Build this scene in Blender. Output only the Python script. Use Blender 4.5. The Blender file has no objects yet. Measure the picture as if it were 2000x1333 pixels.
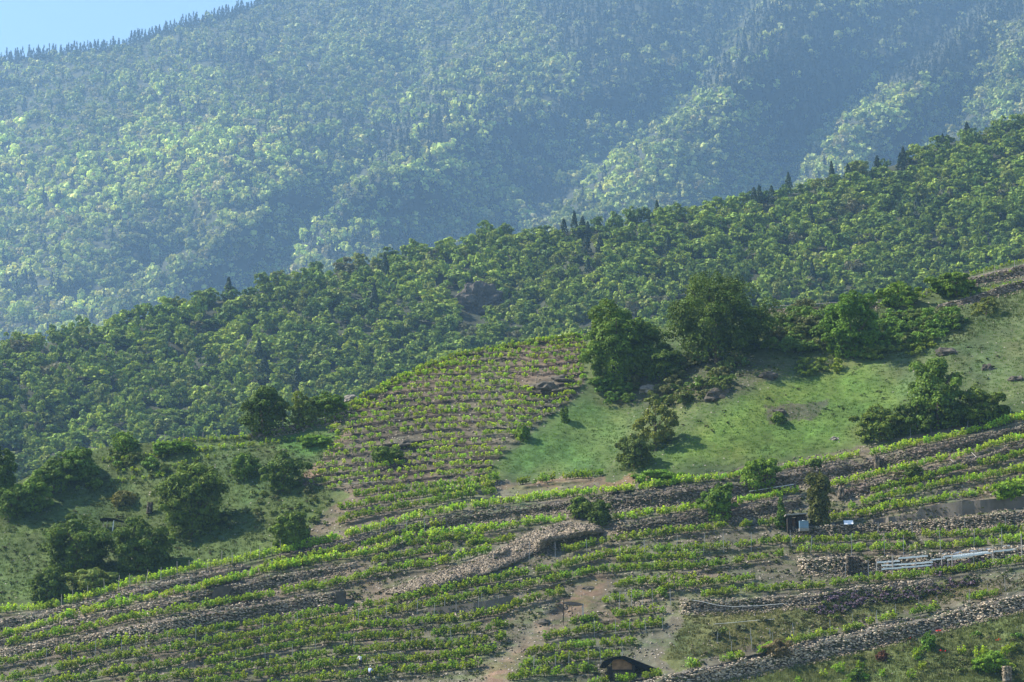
import bpy, math, random
import numpy as np
from mathutils import Vector, Matrix
R_ = math.radians
sc = bpy.context.scene
COL = sc.collection
# ---------------------------------------------------------------- camera
F = 85.0 / 36.0 * 2000.0
PITCH = R_(11.0)
cam_d = bpy.data.cameras.new("camera"); cam_d.lens = 85; cam_d.sensor_width = 36
cam_d.clip_start = 0.5; cam_d.clip_end = 8000
cam = bpy.data.objects.new("camera", cam_d); COL.objects.link(cam)
cam.location = (0, 0, 0); cam.rotation_euler = (R_(90) + PITCH, 0, 0)
sc.camera = cam
# ---------------------------------------------------------------- light
SUN_DIR = Vector((-0.67, 0.10, 0.73)).normalized()      # towards the sun
w = bpy.data.worlds.new("World"); sc.world = w; w.use_nodes = True
nt = w.node_tree; nt.nodes.clear()
sky = nt.nodes.new("ShaderNodeTexSky"); sky.sky_type = 'NISHITA'; sky.sun_disc = False
sky.sun_elevation = math.asin(SUN_DIR.z); sky.sun_rotation = math.atan2(SUN_DIR.x, SUN_DIR.y)
sky.air_density = 1.2; sky.dust_density = 0.6; sky.ozone_density = 3.0; sky.altitude = 600
bg = nt.nodes.new("ShaderNodeBackground"); bg.inputs[1].default_value = 0.080
wo = nt.nodes.new("ShaderNodeOutputWorld")
nt.links.new(sky.outputs[0], bg.inputs[0]); nt.links.new(bg.outputs[0], wo.inputs[0])
sl = bpy.data.lights.new("sun", 'SUN'); sl.energy = 5.0; sl.angle = R_(0.53); sl.color = (1.0, 0.92, 0.77)
so = bpy.data.objects.new("sun", sl); COL.objects.link(so)
so.rotation_euler = SUN_DIR.to_track_quat('Z', 'Y').to_euler(); so.location = (-200, 60, 300)
sc.view_settings.view_transform = 'Standard'; sc.view_settings.look = 'None'
sc.view_settings.exposure = 1.3; sc.view_settings.gamma = 1
sc.cycles.max_bounces = 6; sc.cycles.transparent_max_bounces = 8; sc.cycles.volume_bounces = 1

# ---------------------------------------------------------------- helpers
def H(ix, iy, seed):
    h = (ix.astype(np.int64) * 374761393 + iy.astype(np.int64) * 668265263 + seed * 974634777) & 0xffffffff
    h = ((h ^ (h >> 13)) * 1274126177) & 0xffffffff
    return ((h ^ (h >> 16)) & 0xffff) / 65535.0
def vnoise(x, y, seed=0):
    x = np.asarray(x, float); y = np.asarray(y, float)
    ix = np.floor(x); iy = np.floor(y); fx = x - ix; fy = y - iy
    fx = fx * fx * (3 - 2 * fx); fy = fy * fy * (3 - 2 * fy)
    a = H(ix, iy, seed); b = H(ix + 1, iy, seed); c = H(ix, iy + 1, seed); d = H(ix + 1, iy + 1, seed)
    return (a * (1 - fx) + b * fx) * (1 - fy) + (c * (1 - fx) + d * fx) * fy
def fbm(x, y, seed=0, o=4):
    s = 0; a = 0.5
    for k in range(o):
        s = s + a * (vnoise(x * 2 ** k, y * 2 ** k, seed + 17 * k) - 0.5); a *= 0.55
    return s
def sstep(a, b, x):
    t = np.clip((x - a) / (b - a), 0, 1); return t * t * (3 - 2 * t)
def poly(pts):
    a = np.array(pts, float); return lambda u: np.interp(u, a[:, 0], a[:, 1])
def inside(pts, u, v):
    u = np.asarray(u, float); v = np.asarray(v, float); r = np.zeros(u.shape, bool); n = len(pts)
    for i in range(n):
        x1, y1 = pts[i]; x2, y2 = pts[(i + 1) % n]
        if y1 == y2: continue
        c = ((y1 > v) != (y2 > v)) & (u < (x2 - x1) * (v - y1) / (y2 - y1) + x1)
        r ^= c
    return r
def ray(u, v):
    a = (np.asarray(u, float) - 1000) / F; b = (666.5 - np.asarray(v, float)) / F
    yc = math.cos(PITCH) - b * math.sin(PITCH); zc = math.sin(PITCH) + b * math.cos(PITCH)
    return a / yc, zc / yc            # x per y, z per y

def mesh_np(name, V, faces, nper, cols=None, smooth=False):
    """V (n,3), faces (m,nper) -> mesh; cols (m,3) face colours"""
    me = bpy.data.meshes.new(name)
    V = np.ascontiguousarray(V, np.float32); faces = np.ascontiguousarray(faces, np.int32)
    me.vertices.add(len(V)); me.vertices.foreach_set("co", V.ravel())
    m = len(faces)
    me.loops.add(m * nper); me.loops.foreach_set("vertex_index", faces.ravel())
    me.polygons.add(m); me.polygons.foreach_set("loop_start", np.arange(0, m * nper, nper, dtype=np.int32))
    if cols is not None:
        at = me.attributes.new("tcol", 'FLOAT_COLOR', 'FACE')
        c = np.ones((m, 4), np.float32); c[:, :3] = cols; at.data.foreach_set("color", c.ravel())
    me.update(calc_edges=True)
    if smooth: me.polygons.foreach_set("use_smooth", np.ones(m, bool))
    return me
def link(name, me, mat=None, parent=None):
    o = bpy.data.objects.new(name, me); COL.objects.link(o)
    if mat is not None and me is not None: me.materials.clear(); me.materials.append(mat)
    if parent is not None: o.parent = parent
    return o
def tag(o, label=None, cat=None, group=None, kind=None):
    if label: o["label"] = label
    if cat: o["category"] = cat
    if group: o["group"] = group
    if kind: o["kind"] = kind
    return o
def thing(name, label, cat, loc=(0, 0, 0), rz=0.0, group=None):
    o = bpy.data.objects.new(name, None); COL.objects.link(o); o.location = loc; o.rotation_euler = (0, 0, rz)
    o.empty_display_size = 0.3
    return tag(o, label, cat, group)

# ---------------------------------------------------------------- materials
def newmat(name):
    m = bpy.data.materials.new(name); m.use_nodes = True; m.node_tree.nodes.clear()
    return m, m.node_tree.nodes, m.node_tree.links
def leafmat(name, base, trans=0.35, rough=0.55, tint=(1.25, 1.15, 0.55)):
    m, N, L = newmat(name)
    at = N.new("ShaderNodeAttribute"); at.attribute_name = "tcol"
    oi = N.new("ShaderNodeObjectInfo")
    m1 = N.new("ShaderNodeMix"); m1.data_type = 'RGBA'; m1.blend_type = 'MULTIPLY'; m1.inputs[0].default_value = 1
    L.new(at.outputs["Color"], m1.inputs[6]); L.new(oi.outputs["Color"], m1.inputs[7])
    m2 = N.new("ShaderNodeMix"); m2.data_type = 'RGBA'; m2.blend_type = 'MULTIPLY'; m2.inputs[0].default_value = 1
    L.new(m1.outputs[2], m2.inputs[6]); m2.inputs[7].default_value = (*base, 1)
    m3 = N.new("ShaderNodeMix"); m3.data_type = 'RGBA'; m3.blend_type = 'MULTIPLY'; m3.inputs[0].default_value = 1
    L.new(m2.outputs[2], m3.inputs[6]); m3.inputs[7].default_value = (*tint, 1)
    p = N.new("ShaderNodeBsdfPrincipled"); p.inputs["Roughness"].default_value = rough
    p.inputs["Specular IOR Level"].default_value = 0.06
    L.new(m2.outputs[2], p.inputs["Base Color"])
    t = N.new("ShaderNodeBsdfTranslucent"); L.new(m3.outputs[2], t.inputs[0])
    mx = N.new("ShaderNodeMixShader"); mx.inputs[0].default_value = trans
    L.new(p.outputs[0], mx.inputs[1]); L.new(t.outputs[0], mx.inputs[2])
    o = N.new("ShaderNodeOutputMaterial"); L.new(mx.outputs[0], o.inputs[0])
    return m
def solid(name, base, rough=0.8, var=0.25, scale=3.0, metallic=0.0, use_tcol=False, bump=0.0):
    m, N, L = newmat(name)
    tc = N.new("ShaderNodeTexCoord")
    nz = N.new("ShaderNodeTexNoise"); nz.inputs["Scale"].default_value = scale; nz.inputs["Detail"].default_value = 5
    L.new(tc.outputs["Object"], nz.inputs["Vector"])
    mr = N.new("ShaderNodeMapRange"); mr.inputs[1].default_value = 0.3; mr.inputs[2].default_value = 0.7
    mr.inputs[3].default_value = 1 - var; mr.inputs[4].default_value = 1 + var
    L.new(nz.outputs[0], mr.inputs[0])
    vm = N.new("ShaderNodeVectorMath"); vm.operation = 'SCALE'; vm.inputs[0].default_value = base
    L.new(mr.outputs[0], vm.inputs["Scale"])
    out = vm.outputs[0]
    if use_tcol:
        at = N.new("ShaderNodeAttribute"); at.attribute_name = "tcol"
        v2 = N.new("ShaderNodeVectorMath"); v2.operation = 'MULTIPLY'
        L.new(out, v2.inputs[0]); L.new(at.outputs["Vector"], v2.inputs[1]); out = v2.outputs[0]
    p = N.new("ShaderNodeBsdfPrincipled"); p.inputs["Roughness"].default_value = rough; p.inputs["Metallic"].default_value = metallic
    p.inputs["Specular IOR Level"].default_value = 0.3
    L.new(out, p.inputs["Base Color"])
    if bump:
        b = N.new("ShaderNodeBump"); b.inputs["Strength"].default_value = bump; b.inputs["Distance"].default_value = 0.05
        L.new(nz.outputs[0], b.inputs["Height"]); L.new(b.outputs[0], p.inputs["Normal"])
    o = N.new("ShaderNodeOutputMaterial"); L.new(p.outputs[0], o.inputs[0])
    return m
M_tree = leafmat("tree_leaves", (1, 1, 1), 0.22)
M_vine = leafmat("vine_leaves", (1, 1, 1), 0.42, 0.45, (1.2, 1.15, 0.5))
M_grass = leafmat("grass_blades", (1, 1, 1), 0.35)
M_bark = solid("bark", (0.09, 0.07, 0.05), 0.9, 0.3, 4)
M_stone = solid("stone", (0.26, 0.228, 0.190), 0.85, 0.25, 5, use_tcol=True)
M_rock = solid("weathered_rock", (0.082, 0.072, 0.058), 0.9, 0.45, 1.1, bump=0.6)
M_forest = solid("forest_floor", (0.030, 0.036, 0.018), 0.95, 0.5, 0.05)
M_wood = solid("weathered_wood", (0.30, 0.17, 0.095), 0.8, 0.3, 2.5)
M_greywood = solid("grey_wood", (0.30, 0.28, 0.26), 0.8, 0.25, 3)
M_darkwood = solid("dark_wood", (0.022, 0.017, 0.014), 0.8, 0.4, 3)
M_roofdark = solid("tarred_roof", (0.0045, 0.0045, 0.005), 1.0, 0.35, 2)
M_metal = solid("galvanised_metal", (0.30, 0.31, 0.33), 0.45, 0.15, 3, metallic=0.7)
M_white = solid("white_paint", (0.85, 0.86, 0.86), 0.35, 0.06, 2)
M_blue = solid("pale_blue_plastic", (0.16, 0.27, 0.38), 0.35, 0.12, 2)
M_concrete = solid("concrete", (0.135, 0.118, 0.098), 0.9, 0.35, 0.5, bump=0.3)
M_skin = solid("skin", (0.42, 0.25, 0.17), 0.6, 0.05, 3)
M_hair = solid("dark_hair", (0.02, 0.015, 0.012), 0.6, 0.1, 8)
M_shirtw = solid("off_white_cotton", (0.72, 0.71, 0.67), 0.8, 0.06, 4)
M_shirtb = solid("light_blue_cotton", (0.42, 0.52, 0.75), 0.8, 0.06, 4)
M_trous = solid("dark_trousers", (0.035, 0.04, 0.055), 0.85, 0.15, 4)
M_straw = solid("straw", (0.62, 0.55, 0.36), 0.8, 0.12, 9)
M_poppy = leafmat("red_petals", (0.6, 0.02, 0.01), 0.3, 0.5, (1, 1, 1))

def groundmat():
    m, N, L = newmat("hillside_ground")
    at = N.new("ShaderNodeAttribute"); at.attribute_name = "gcol"
    st = N.new("ShaderNodeAttribute"); st.attribute_name = "stony"
    tc = N.new("ShaderNodeTexCoord")
    n1 = N.new("ShaderNodeTexNoise"); n1.inputs["Scale"].default_value = 1.1; n1.inputs["Detail"].default_value = 8; n1.inputs["Roughness"].default_value = 0.7
    n2 = N.new("ShaderNodeTexNoise"); n2.inputs["Scale"].default_value = 0.12; n2.inputs["Detail"].default_value = 6
    vo = N.new("ShaderNodeTexVoronoi"); vo.inputs["Scale"].default_value = 2.6; vo.inputs["Randomness"].default_value = 1
    for x in (n1, n2, vo): L.new(tc.outputs["Object"], x.inputs["Vector"])
    def mr(a, lo, hi, o1, o2):
        q = N.new("ShaderNodeMapRange"); q.inputs[1].default_value = lo; q.inputs[2].default_value = hi
        q.inputs[3].default_value = o1; q.inputs[4].default_value = o2; L.new(a, q.inputs[0]); return q.outputs[0]
    a1 = mr(n1.outputs[0], 0.3, 0.7, 0.62, 1.4); a2 = mr(n2.outputs[0], 0.3, 0.7, 0.8, 1.2)
    mm = N.new("ShaderNodeMath"); mm.operation = 'MULTIPLY'; L.new(a1, mm.inputs[0]); L.new(a2, mm.inputs[1])
    vm = N.new("ShaderNodeVectorMath"); vm.operation = 'SCALE'; L.new(at.outputs["Vector"], vm.inputs[0]); L.new(mm.outputs[0], vm.inputs["Scale"])
    # pale stones lying in the soil
    hs = N.new("ShaderNodeSeparateColor"); L.new(vo.outputs["Color"], hs.inputs[0])
    pick = N.new("ShaderNodeMath"); pick.operation = 'LESS_THAN'; L.new(hs.outputs[0], pick.inputs[0]); L.new(st.outputs["Fac"], pick.inputs[1])
    near = mr(vo.outputs["Distance"], 0.25, 0.42, 1, 0)
    fac = N.new("ShaderNodeMath"); fac.operation = 'MULTIPLY'; L.new(pick.outputs[0], fac.inputs[0]); L.new(near, fac.inputs[1])
    sv = N.new("ShaderNodeVectorMath"); sv.operation = 'SCALE'; sv.inputs[0].default_value = (0.34, 0.30, 0.265)
    L.new(mr(hs.outputs[1], 0, 1, 0.45, 1.3), sv.inputs["Scale"])
    mx = N.new("ShaderNodeMix"); mx.data_type = 'RGBA'; L.new(fac.outputs[0], mx.inputs[0]); L.new(vm.outputs[0], mx.inputs[6]); L.new(sv.outputs[0], mx.inputs[7])
    p = N.new("ShaderNodeBsdfPrincipled"); p.inputs["Roughness"].default_value = 0.95; p.inputs["Specular IOR Level"].default_value = 0.15
    L.new(mx.outputs[2], p.inputs["Base Color"])
    hb = N.new("ShaderNodeMath"); hb.operation = 'ADD'; L.new(n1.outputs[0], hb.inputs[0]); L.new(fac.outputs[0], hb.inputs[1])
    b = N.new("ShaderNodeBump"); b.inputs["Strength"].default_value = 0.8; b.inputs["Distance"].default_value = 0.22
    L.new(hb.outputs[0], b.inputs["Height"]); L.new(b.outputs[0], p.inputs["Normal"])
    o = N.new("ShaderNodeOutputMaterial"); L.new(p.outputs[0], o.inputs[0])
    return m
M_ground = groundmat()

# ---------------------------------------------------------------- near hill: rows and walls read off the photograph
CREST = poly([(-600, 1040), (-100, 985), (0, 960), (100, 908), (200, 874), (300, 864), (480, 850), (560, 835), (640, 815), (700, 780), (760, 745), (830, 715),
              (900, 692), (1000, 673), (1100, 658), (1200, 646), (1300, 640), (1400, 625), (1500, 604), (1600, 598), (1720, 590), (1800, 572), (1850, 555),
              (1920, 527), (2000, 505), (2600, 400)])
# (points, density, size, name)
ROWS = [
 ("A", [(-200,1240),(0,1190),(112,1180),(231,1143),(343,1115),(431,1097),(500,1085),(572,1069),(645,1052),(733,1027),(820,1006),(905,989),(1010,975),(1098,964),(1235,952),(1305,941),(1410,929),(1500,915),(1600,897),(1713,881),(1825,856),(1915,836),(2000,812),(2200,770)]),
 ("A2", [(690,962),(800,950),(900,942),(975,932)]), ("A3", [(660,990),(740,975),(830,962),(960,946)]), ("A5", [(660,1015),(740,995),(830,980),(900,966),(970,958)]),
 ("A4", [(1010,940),(1100,930),(1180,922)]),
 ("B", [(-200,1290),(0,1239),(70,1220),(140,1199),(245,1174),(350,1153),(452,1129),(520,1111),(610,1094),(680,1083),(733,1074),(800,1045),(940,1034),(1045,1017),(1110,1012),(1200,1010),(1305,997),(1368,987),(1445,975),(1568,954),(1629,942),(1713,924),(1769,910),(1825,897),(1870,888),(1938,865),(2000,852),(2200,810)]),
 ("B1", [(520,1103),(620,1082),(720,1060),(800,1032),(870,1020)]),
 ("C", [(-200,1300),(0,1257),(105,1237),(175,1223),(245,1206),(350,1188),(500,1164),(575,1150),(645,1139),(698,1125),(750,1111),(820,1103),(870,1094),(940,1076),(1000,1062)]),
 ("C1", [(730,1092),(800,1080),(870,1070),(960,1055),(1020,1046)]), ("C2", [(790,1060),(860,1052),(940,1048)]),
 ("CR", [(1105,1073),(1185,1052),(1250,1046),(1305,1038),(1410,1024),(1515,1018)]),
 ("CR2", [(1622,1009),(1690,1000),(1735,989),(1803,978),(1870,967),(1938,953),(2000,940),(2200,900)]),
 ("P", [(1701,957),(1750,945),(1803,933),(1848,917),(1938,899),(2000,883),(2200,840)]),
 ("Q", [(1656,989),(1724,967),(1780,958),(1825,946),(1893,933),(2000,915),(2200,880)]),
 ("D", [(-200,1345),(0,1292),(90,1275),(210,1258),(315,1241),(420,1227),(505,1214),(610,1200),(715,1181),(800,1164),(905,1143),(1010,1120),(1098,1103),(1185,1080),(1260,1076),(1340,1069),(1445,1062),(1505,1055),(1600,1052),(1700,1048),(1850,1042),(2000,1032),(2200,1010)]),
 ("D1", [(1560,1072),(1640,1070),(1760,1068),(1880,1062),(2000,1052),(2200,1030)]),
 ("E", [(-200,1360),(0,1325),(105,1306),(210,1283),(315,1268),(420,1250),(500,1237),(575,1223),(680,1207),(800,1185),(905,1165),(1010,1143),(1098,1126),(1170,1112),(1252,1108),(1358,1104),(1445,1092),(1533,1080)]),
 ("F", [(245,1306),(350,1290),(400,1274),(505,1253),(610,1234),(715,1221),(800,1214),(905,1207),(975,1192),(1045,1167),(1100,1152)]),
 ("F2", [(-200,1372),(0,1345),(90,1332),(160,1322),(250,1308)]), ("R1", [(1290,1150),(1340,1142),(1400,1134),(1480,1124)]), ("R2", [(1210,1092),(1290,1086),(1370,1084)]), ("G", [(400,1294),(505,1271),(645,1247),(785,1240),(905,1232),(985,1218)]),
 ("Hh", [(250,1330),(400,1312),(500,1298),(575,1288),(645,1272),(750,1264),(905,1258),(985,1242)]),
 ("I", [(380,1336),(480,1320),(575,1308),(645,1296),(760,1287),(870,1284),(965,1268)]),
 ("J", [(520,1342),(640,1322),(760,1310),(850,1306),(940,1296)]),
 ("K1", [(1185,1143),(1240,1136),(1300,1132),(1360,1128)]), ("K2", [(1168,1174),(1238,1163),(1300,1158)]),
 ("K3", [(1115,1214),(1185,1199),(1300,1190)]), ("K4", [(1063,1243),(1133,1230),(1220,1223),(1300,1216)]),
 ("K5", [(1028,1272),(1098,1262),(1185,1255),(1248,1250)]), ("K6", [(1010,1303),(1045,1293),(1115,1283),(1215,1277)]),
 ("K7", [(990,1322),(1045,1314),(1115,1309),(1168,1305)]),
 ("L1", [(1150,1334),(1220,1326),(1290,1316)]),
 ("Mm", [(1375,1160),(1445,1150),(1515,1146),(1600,1143),(1656,1132),(1713,1128),(1791,1121),(1870,1112),(1938,1100),(2000,1094),(2200,1070)]),
 ("Nn", [(1347,1300),(1410,1285),(1480,1272),(1550,1250),(1600,1238),(1656,1227),(1701,1213),(1780,1195),(1836,1184),(1893,1166),(1949,1157),(2000,1136),(2200,1090)]),
]
ROWS = [(n, np.array(p, float)) for n, p in ROWS]
UPBOT = poly([(560, 955), (700, 962), (850, 945), (1000, 935), (1150, 925)])
UPLEFT = poly([(600, 740), (625, 800), (668, 835), (640, 870), (600, 905), (585, 950)])  # not monotone in v; used via polygon below
UPPOLY = [(600, 945), (625, 900), (655, 862), (640, 838), (690, 790), (760, 743), (830, 713), (900, 690), (1000, 671), (1100, 656), (1142, 652), (1142, 745), (1110, 785),
          (1045, 835), (1010, 870), (965, 905), (950, 940), (800, 960), (690, 968)]
def g_up(u):
    return np.interp(u, [560, 700, 850, 980, 1060, 1150], [10, -8, -27, -33, -30, -44])
UPROWS = []
c = 952.0
while c > 690:
    us = np.arange(590, 1150, 12.0)
    vs = c + g_up(us) + 5 * (vnoise(us / 90, us * 0 + c, 5) - 0.5)
    UPROWS.append((us, vs)); c -= 15.5 - (952 - c) * 0.014
# little banks below every row: (u, vtop, vbot, height class, stone?)
WALLS = [  # real dry stone walls: points (u, vtop, vbottom)
 ("W1", [(-200,1262,1280),(0,1212,1230),(140,1181,1192),(280,1146,1162),(455,1104,1121),(480,1102,1112)]),
 ("W2", [(545,1084,1094),(600,1072,1086),(785,1026,1044),(905,1004,1022),(1080,981,996),(1180,972,990)]),
 ("W3", [(-200,1310,1320),(0,1250,1262),(140,1210,1222),(245,1187,1197),(350,1164,1186),(450,1139,1166),(500,1130,1152),(600,1115,1130),(700,1098,1106)]),
 ("W4", [(0,1268,1284),(175,1238,1258),(300,1215,1238),(420,1186,1222),(520,1172,1202),(600,1162,1186),(655,1158,1182)]),
 ("W5", [(1180,966,996),(1300,953,986),(1450,938,966),(1600,910,938),(1713,894,914),(1825,868,890),(1950,842,858),(2000,832,846),(2200,800,812)]),
 ("W6", [(1200,1022,1048),(1300,1009,1030),(1368,998,1020),(1480,982,1006),(1568,966,990)]),
 ("W7", [(1640,955,975),(1713,938,958),(1800,918,936),(1870,902,916),(1960,878,892),(2000,866,880),(2200,830,842)]),
 ("W8", [(1540,1030,1046),(1620,1026,1046),(1713,1020,1040),(1850,1016,1034),(2000,998,1018),(2200,975,992)]),
 ("W9", [(1560,1086,1118),(1650,1086,1120),(1700,1088,1118),(1800,1080,1112),(1936,1070,1094),(2000,1066,1088),(2200,1045,1065)]),
 ("W10", [(1330,1172,1196),(1480,1166,1190),(1600,1158,1178),(1645,1149,1166),(1713,1142,1153),(1825,1132,1140)]),
 ("W11", [(1200,1340,1362),(1310,1318,1345),(1400,1300,1332),(1550,1262,1298),(1700,1226,1262),(1800,1207,1240),(1900,1182,1212),(2000,1160,1190),(2200,1110,1140)]),
 ("W12", [(835,1190,1204),(930,1178,1195),(1003,1164,1182)]),
 ("W13", [(1045,1062,1092),(1075,1048,1072),(1120,1042,1062),(1175,1032,1050)]),
 ("W14", [(1692,1018,1026),(1790,1004,1018),(1800,992,1016),(1870,982,1009),(2000,971,993),(2200,945,968)]),
 ("W15", [(485,848,854),(560,834,842),(640,816,826),(700,792,800)]),
 ("W16", [(1500,600,606),(1620,596,603),(1720,592,600)]),
 ("W17", [(1860,552,558),(1930,535,550),(2000,518,536),(2200,480,500)]),
 ("W18", [(1830,598,602),(1900,580,588),(2000,545,562),(2200,500,520)]),
]
WALLS = [(n, np.array(p, float)) for n, p in WALLS]
BUMP_ROCKS = []
A_N, B_N, Y0_N = 0.65, 0.15, 260.0
def ybase(u, v):
    kx, kz = ray(u, v)
    y = A_N * Y0_N / (A_N + B_N * kx - kz)
    y = y + 9 * fbm(u / 330.0, v / 300.0, 3, 2)
    # hollow of the left flank and of the grassy dip between the spurs
    y = y + 10 * np.exp(-((u - 260) / 230.0) ** 2 - ((v - 1010) / 120.0) ** 2)
    y = y + 6 * np.exp(-((u - (1180 - (v - 850) * 0.9)) / 110.0) ** 2) * sstep(1000, 900, v) * sstep(690, 780, v)
    y = y - 4 * np.exp(-((u - 1420) / 160.0) ** 2 - ((v - 760) / 70.0) ** 2)
    return y
STEPS = []
for n, p in WALLS:
    STEPS.append((p[:, 0], p[:, 1], p[:, 2], 6.0))
for n, p in ROWS:
    STEPS.append((p[:, 0], p[:, 1] + 11, p[:, 1] + 19, 4.0))
for us, vs in UPROWS:
    STEPS.append((us, vs + 6, vs + 12, 3.01))
def ynear(u, v):
    u = np.asarray(u, float); v = np.asarray(v, float)
    y0 = ybase(u, v); y = y0.copy()
    for us, vt, vb, tr in STEPS:
        m = (u > us[0]) & (u < us[-1])
        if not m.any(): continue
        uu = u[m]; vv = v[m]
        a = np.interp(uu, us, vt); b = np.interp(uu, us, vb)
        nn = 2.0 * (vnoise(uu / 23.0, a * 0 + vt[0], 9) - 0.5)
        a = a + nn
        yb = ybase(uu, b); yt = ybase(uu, a - tr)
        inw = (vv <= b) & (vv >= a); intr = (vv < a) & (vv > a - tr)
        fade = sstep(0, 14, uu - us[0]) * sstep(0, 14, us[-1] - uu)
        if tr == 3.01: fade = fade * inside(UPPOLY, uu, vv)
        tgt = np.where(inw, yb + 0.12 * (ybase(uu, vv) - yb), y[m])
        tgt = np.where(intr, yb + (yt - yb) * (0.12 + 0.88 * (a - vv) / tr), tgt)
        f = np.where(inw | intr, fade, 0)
        y[m] = y[m] * (1 - f) + tgt * f
    y = y + 0.5 * fbm(u / 28.0, v / 16.0, 21, 3)
    # scree heap and rock bulges stand proud of the slope
    return y
# regular lookup grid in (u, v)
DU, DV = 5.0, 2.5
GU = np.arange(-560, 2560 + 1, DU); GV0, GV1 = 380.0, 1640.0
GV = np.arange(GV0, GV1 + 1, DV)
UU, VV = np.meshgrid(GU, GV)
# scree heap
SCREE = [(750,1160),(800,1136),(905,1104),(975,1073),(1045,1038),(1098,1022),(1168,1027),(1178,1040),(1120,1050),(1080,1058),(1045,1080),(993,1106),(940,1125),(860,1145),(800,1160)]
YG = ynear(UU, VV)
_in = inside(SCREE, UU, VV).astype(float)
for k in range(6):
    _in = (_in + np.roll(_in, 1, 0) + np.roll(_in, -1, 0) + np.roll(_in, 1, 1) + np.roll(_in, -1, 1)) / 5
YG -= 1.2 * _in * (0.7 + vnoise(UU / 20, VV / 12, 77))
OUTC = [(1062, 752, 46, 20, 1.8), (795, 862, 34, 13, 1.5), (1180, 745, 40, 14, 1.2), (1500, 728, 34, 16, 1.2), (1845, 690, 34, 20, 1.2), (1400, 760, 30, 20, 1.0), (1100, 1200, 40, 20, -1.2)]
for cu, cv, ru, rv, amp in OUTC:
    d = ((UU - cu) / ru) ** 2 + ((VV - cv) / rv) ** 2
    YG -= amp * np.exp(-d * 1.3) * (0.6 + 0.8 * vnoise(UU / 12, VV / 8, 31))
def ynear_l(u, v):
    u = np.clip((np.asarray(u, float) - GU[0]) / DU, 0, len(GU) - 1.001); v = np.clip((np.asarray(v, float) - GV[0]) / DV, 0, len(GV) - 1.001)
    i = u.astype(int); j = v.astype(int); fx = u - i; fy = v - j
    return (YG[j, i] * (1 - fx) + YG[j, i + 1] * fx) * (1 - fy) + (YG[j + 1, i] * (1 - fx) + YG[j + 1, i + 1] * fx) * fy
def PN(u, v):
    y = ynear_l(u, v); kx, kz = ray(u, v)
    return np.stack([kx * y, y, kz * y], -1)
def pxm(v=None, y=300.0): return F / y       # photo pixels per metre at depth y

def sheet(name, UU, VV, Y, keep_top, mat, cols=None, stony=None, back=((25, -8), (70, -32), (160, -90))):
    kx, kz = ray(UU, VV); P = np.stack([kx * Y, Y, kz * Y], -1)
    # clamp everything above the crest curve to the crest, so the sheet ends there, then fold it down behind
    nr, nc = UU.shape
    rows = [P]
    top = P[0]
    for dy, dz in back:
        q = top.copy(); q[:, 1] += dy; q[:, 2] += dz; q[:, 0] *= (1 + dy / 900.0); rows.insert(0, q[None])
    Pall = np.concatenate(rows, 0); n2 = Pall.shape[0]
    idx = np.arange(n2 * nc).reshape(n2, nc)
    f = np.stack([idx[:-1, :-1], idx[1:, :-1], idx[1:, 1:], idx[:-1, 1:]], -1).reshape(-1, 4)
    me = mesh_np(name, Pall.reshape(-1, 3), f, 4, smooth=True)
    if cols is not None:
        nb = len(back)
        cc = np.concatenate([np.repeat(cols[:1], nb, 0), cols], 0)
        at = me.attributes.new("gcol", 'FLOAT_COLOR', 'POINT')
        c4 = np.ones((cc.shape[0] * nc, 4), np.float32); c4[:, :3] = cc.reshape(-1, 3); at.data.foreach_set("color", c4.ravel())
        ss = np.concatenate([np.repeat(stony[:1], nb, 0), stony], 0)
        at = me.attributes.new("stony", 'FLOAT', 'POINT'); at.data.foreach_set("value", ss.astype(np.float32).ravel())
    return link(name, me, mat)

# near hill sheet: rows parametrised from the crest down
NR = 560
tt = np.linspace(0, 1, NR)
cr = CREST(GU)
V2 = cr[None, :] * (1 - tt[:, None]) + 1625.0 * tt[:, None]
U2 = np.repeat(GU[None, :], NR, 0)
Y2 = ynear_l(U2, V2)
# ground cover colours by zone
nA = fbm(U2 / 60, V2 / 40, 41, 4); nB = fbm(U2 / 22, V2 / 14, 42, 3); nC = fbm(U2 / 130, V2 / 90, 43, 3)
un = U2 + 30 * nA; vn = V2 + 22 * nB
def C3(c): return np.array(c)[None, None, :]
gcol = C3((0.070, 0.095, 0.035)) * (1 + 0.9 * nA[..., None])
stony = np.full(U2.shape, 0.05)
def zone(pts, col, st, soft=None, mixf=1.0):
    global gcol, stony
    m = inside(pts, un, vn).astype(float) * mixf
    if soft:
        for _ in range(soft): m = (m + np.roll(m, 2, 0) + np.roll(m, -2, 0) + np.roll(m, 2, 1) + np.roll(m, -2, 1)) / 5
    gcol = gcol * (1 - m[..., None]) + C3(col) * (1 + 0.7 * nB[..., None]) * m[..., None]
    stony = stony * (1 - m) + st * m
SOIL = (0.104, 0.090, 0.064)
LOWER = [(-700,1400),(-200,1262),(0,1196),(200,1160),(300,1125),(540,1082),(600,1055),(640,995),(700,965),(960,938),(1240,945),(1500,905),(1700,868),(2000,812),(2700,700),(2700,1700),(-700,1700)]
zone(LOWER, (0.115, 0.102, 0.074), 0.20)
zone(UPPOLY, SOIL, 0.14)
zone([(950,920),(1100,800),(1150,780),(1215,800),(1205,905),(1100,925)], (0.085, 0.145, 0.040), 0.0, 14)
zone([(1255,908),(1380,835),(1460,770),(1600,720),(1700,670),(1800,700),(1760,800),(1680,820),(1660,870),(1500,895)], (0.098, 0.150, 0.032), 0.0, 14)
zone([(1700,700),(1850,640),(2000,590),(2600,480),(2600,760),(1980,780),(1900,760),(1780,790)], (0.085, 0.112, 0.046), 0.02, 14)
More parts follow.
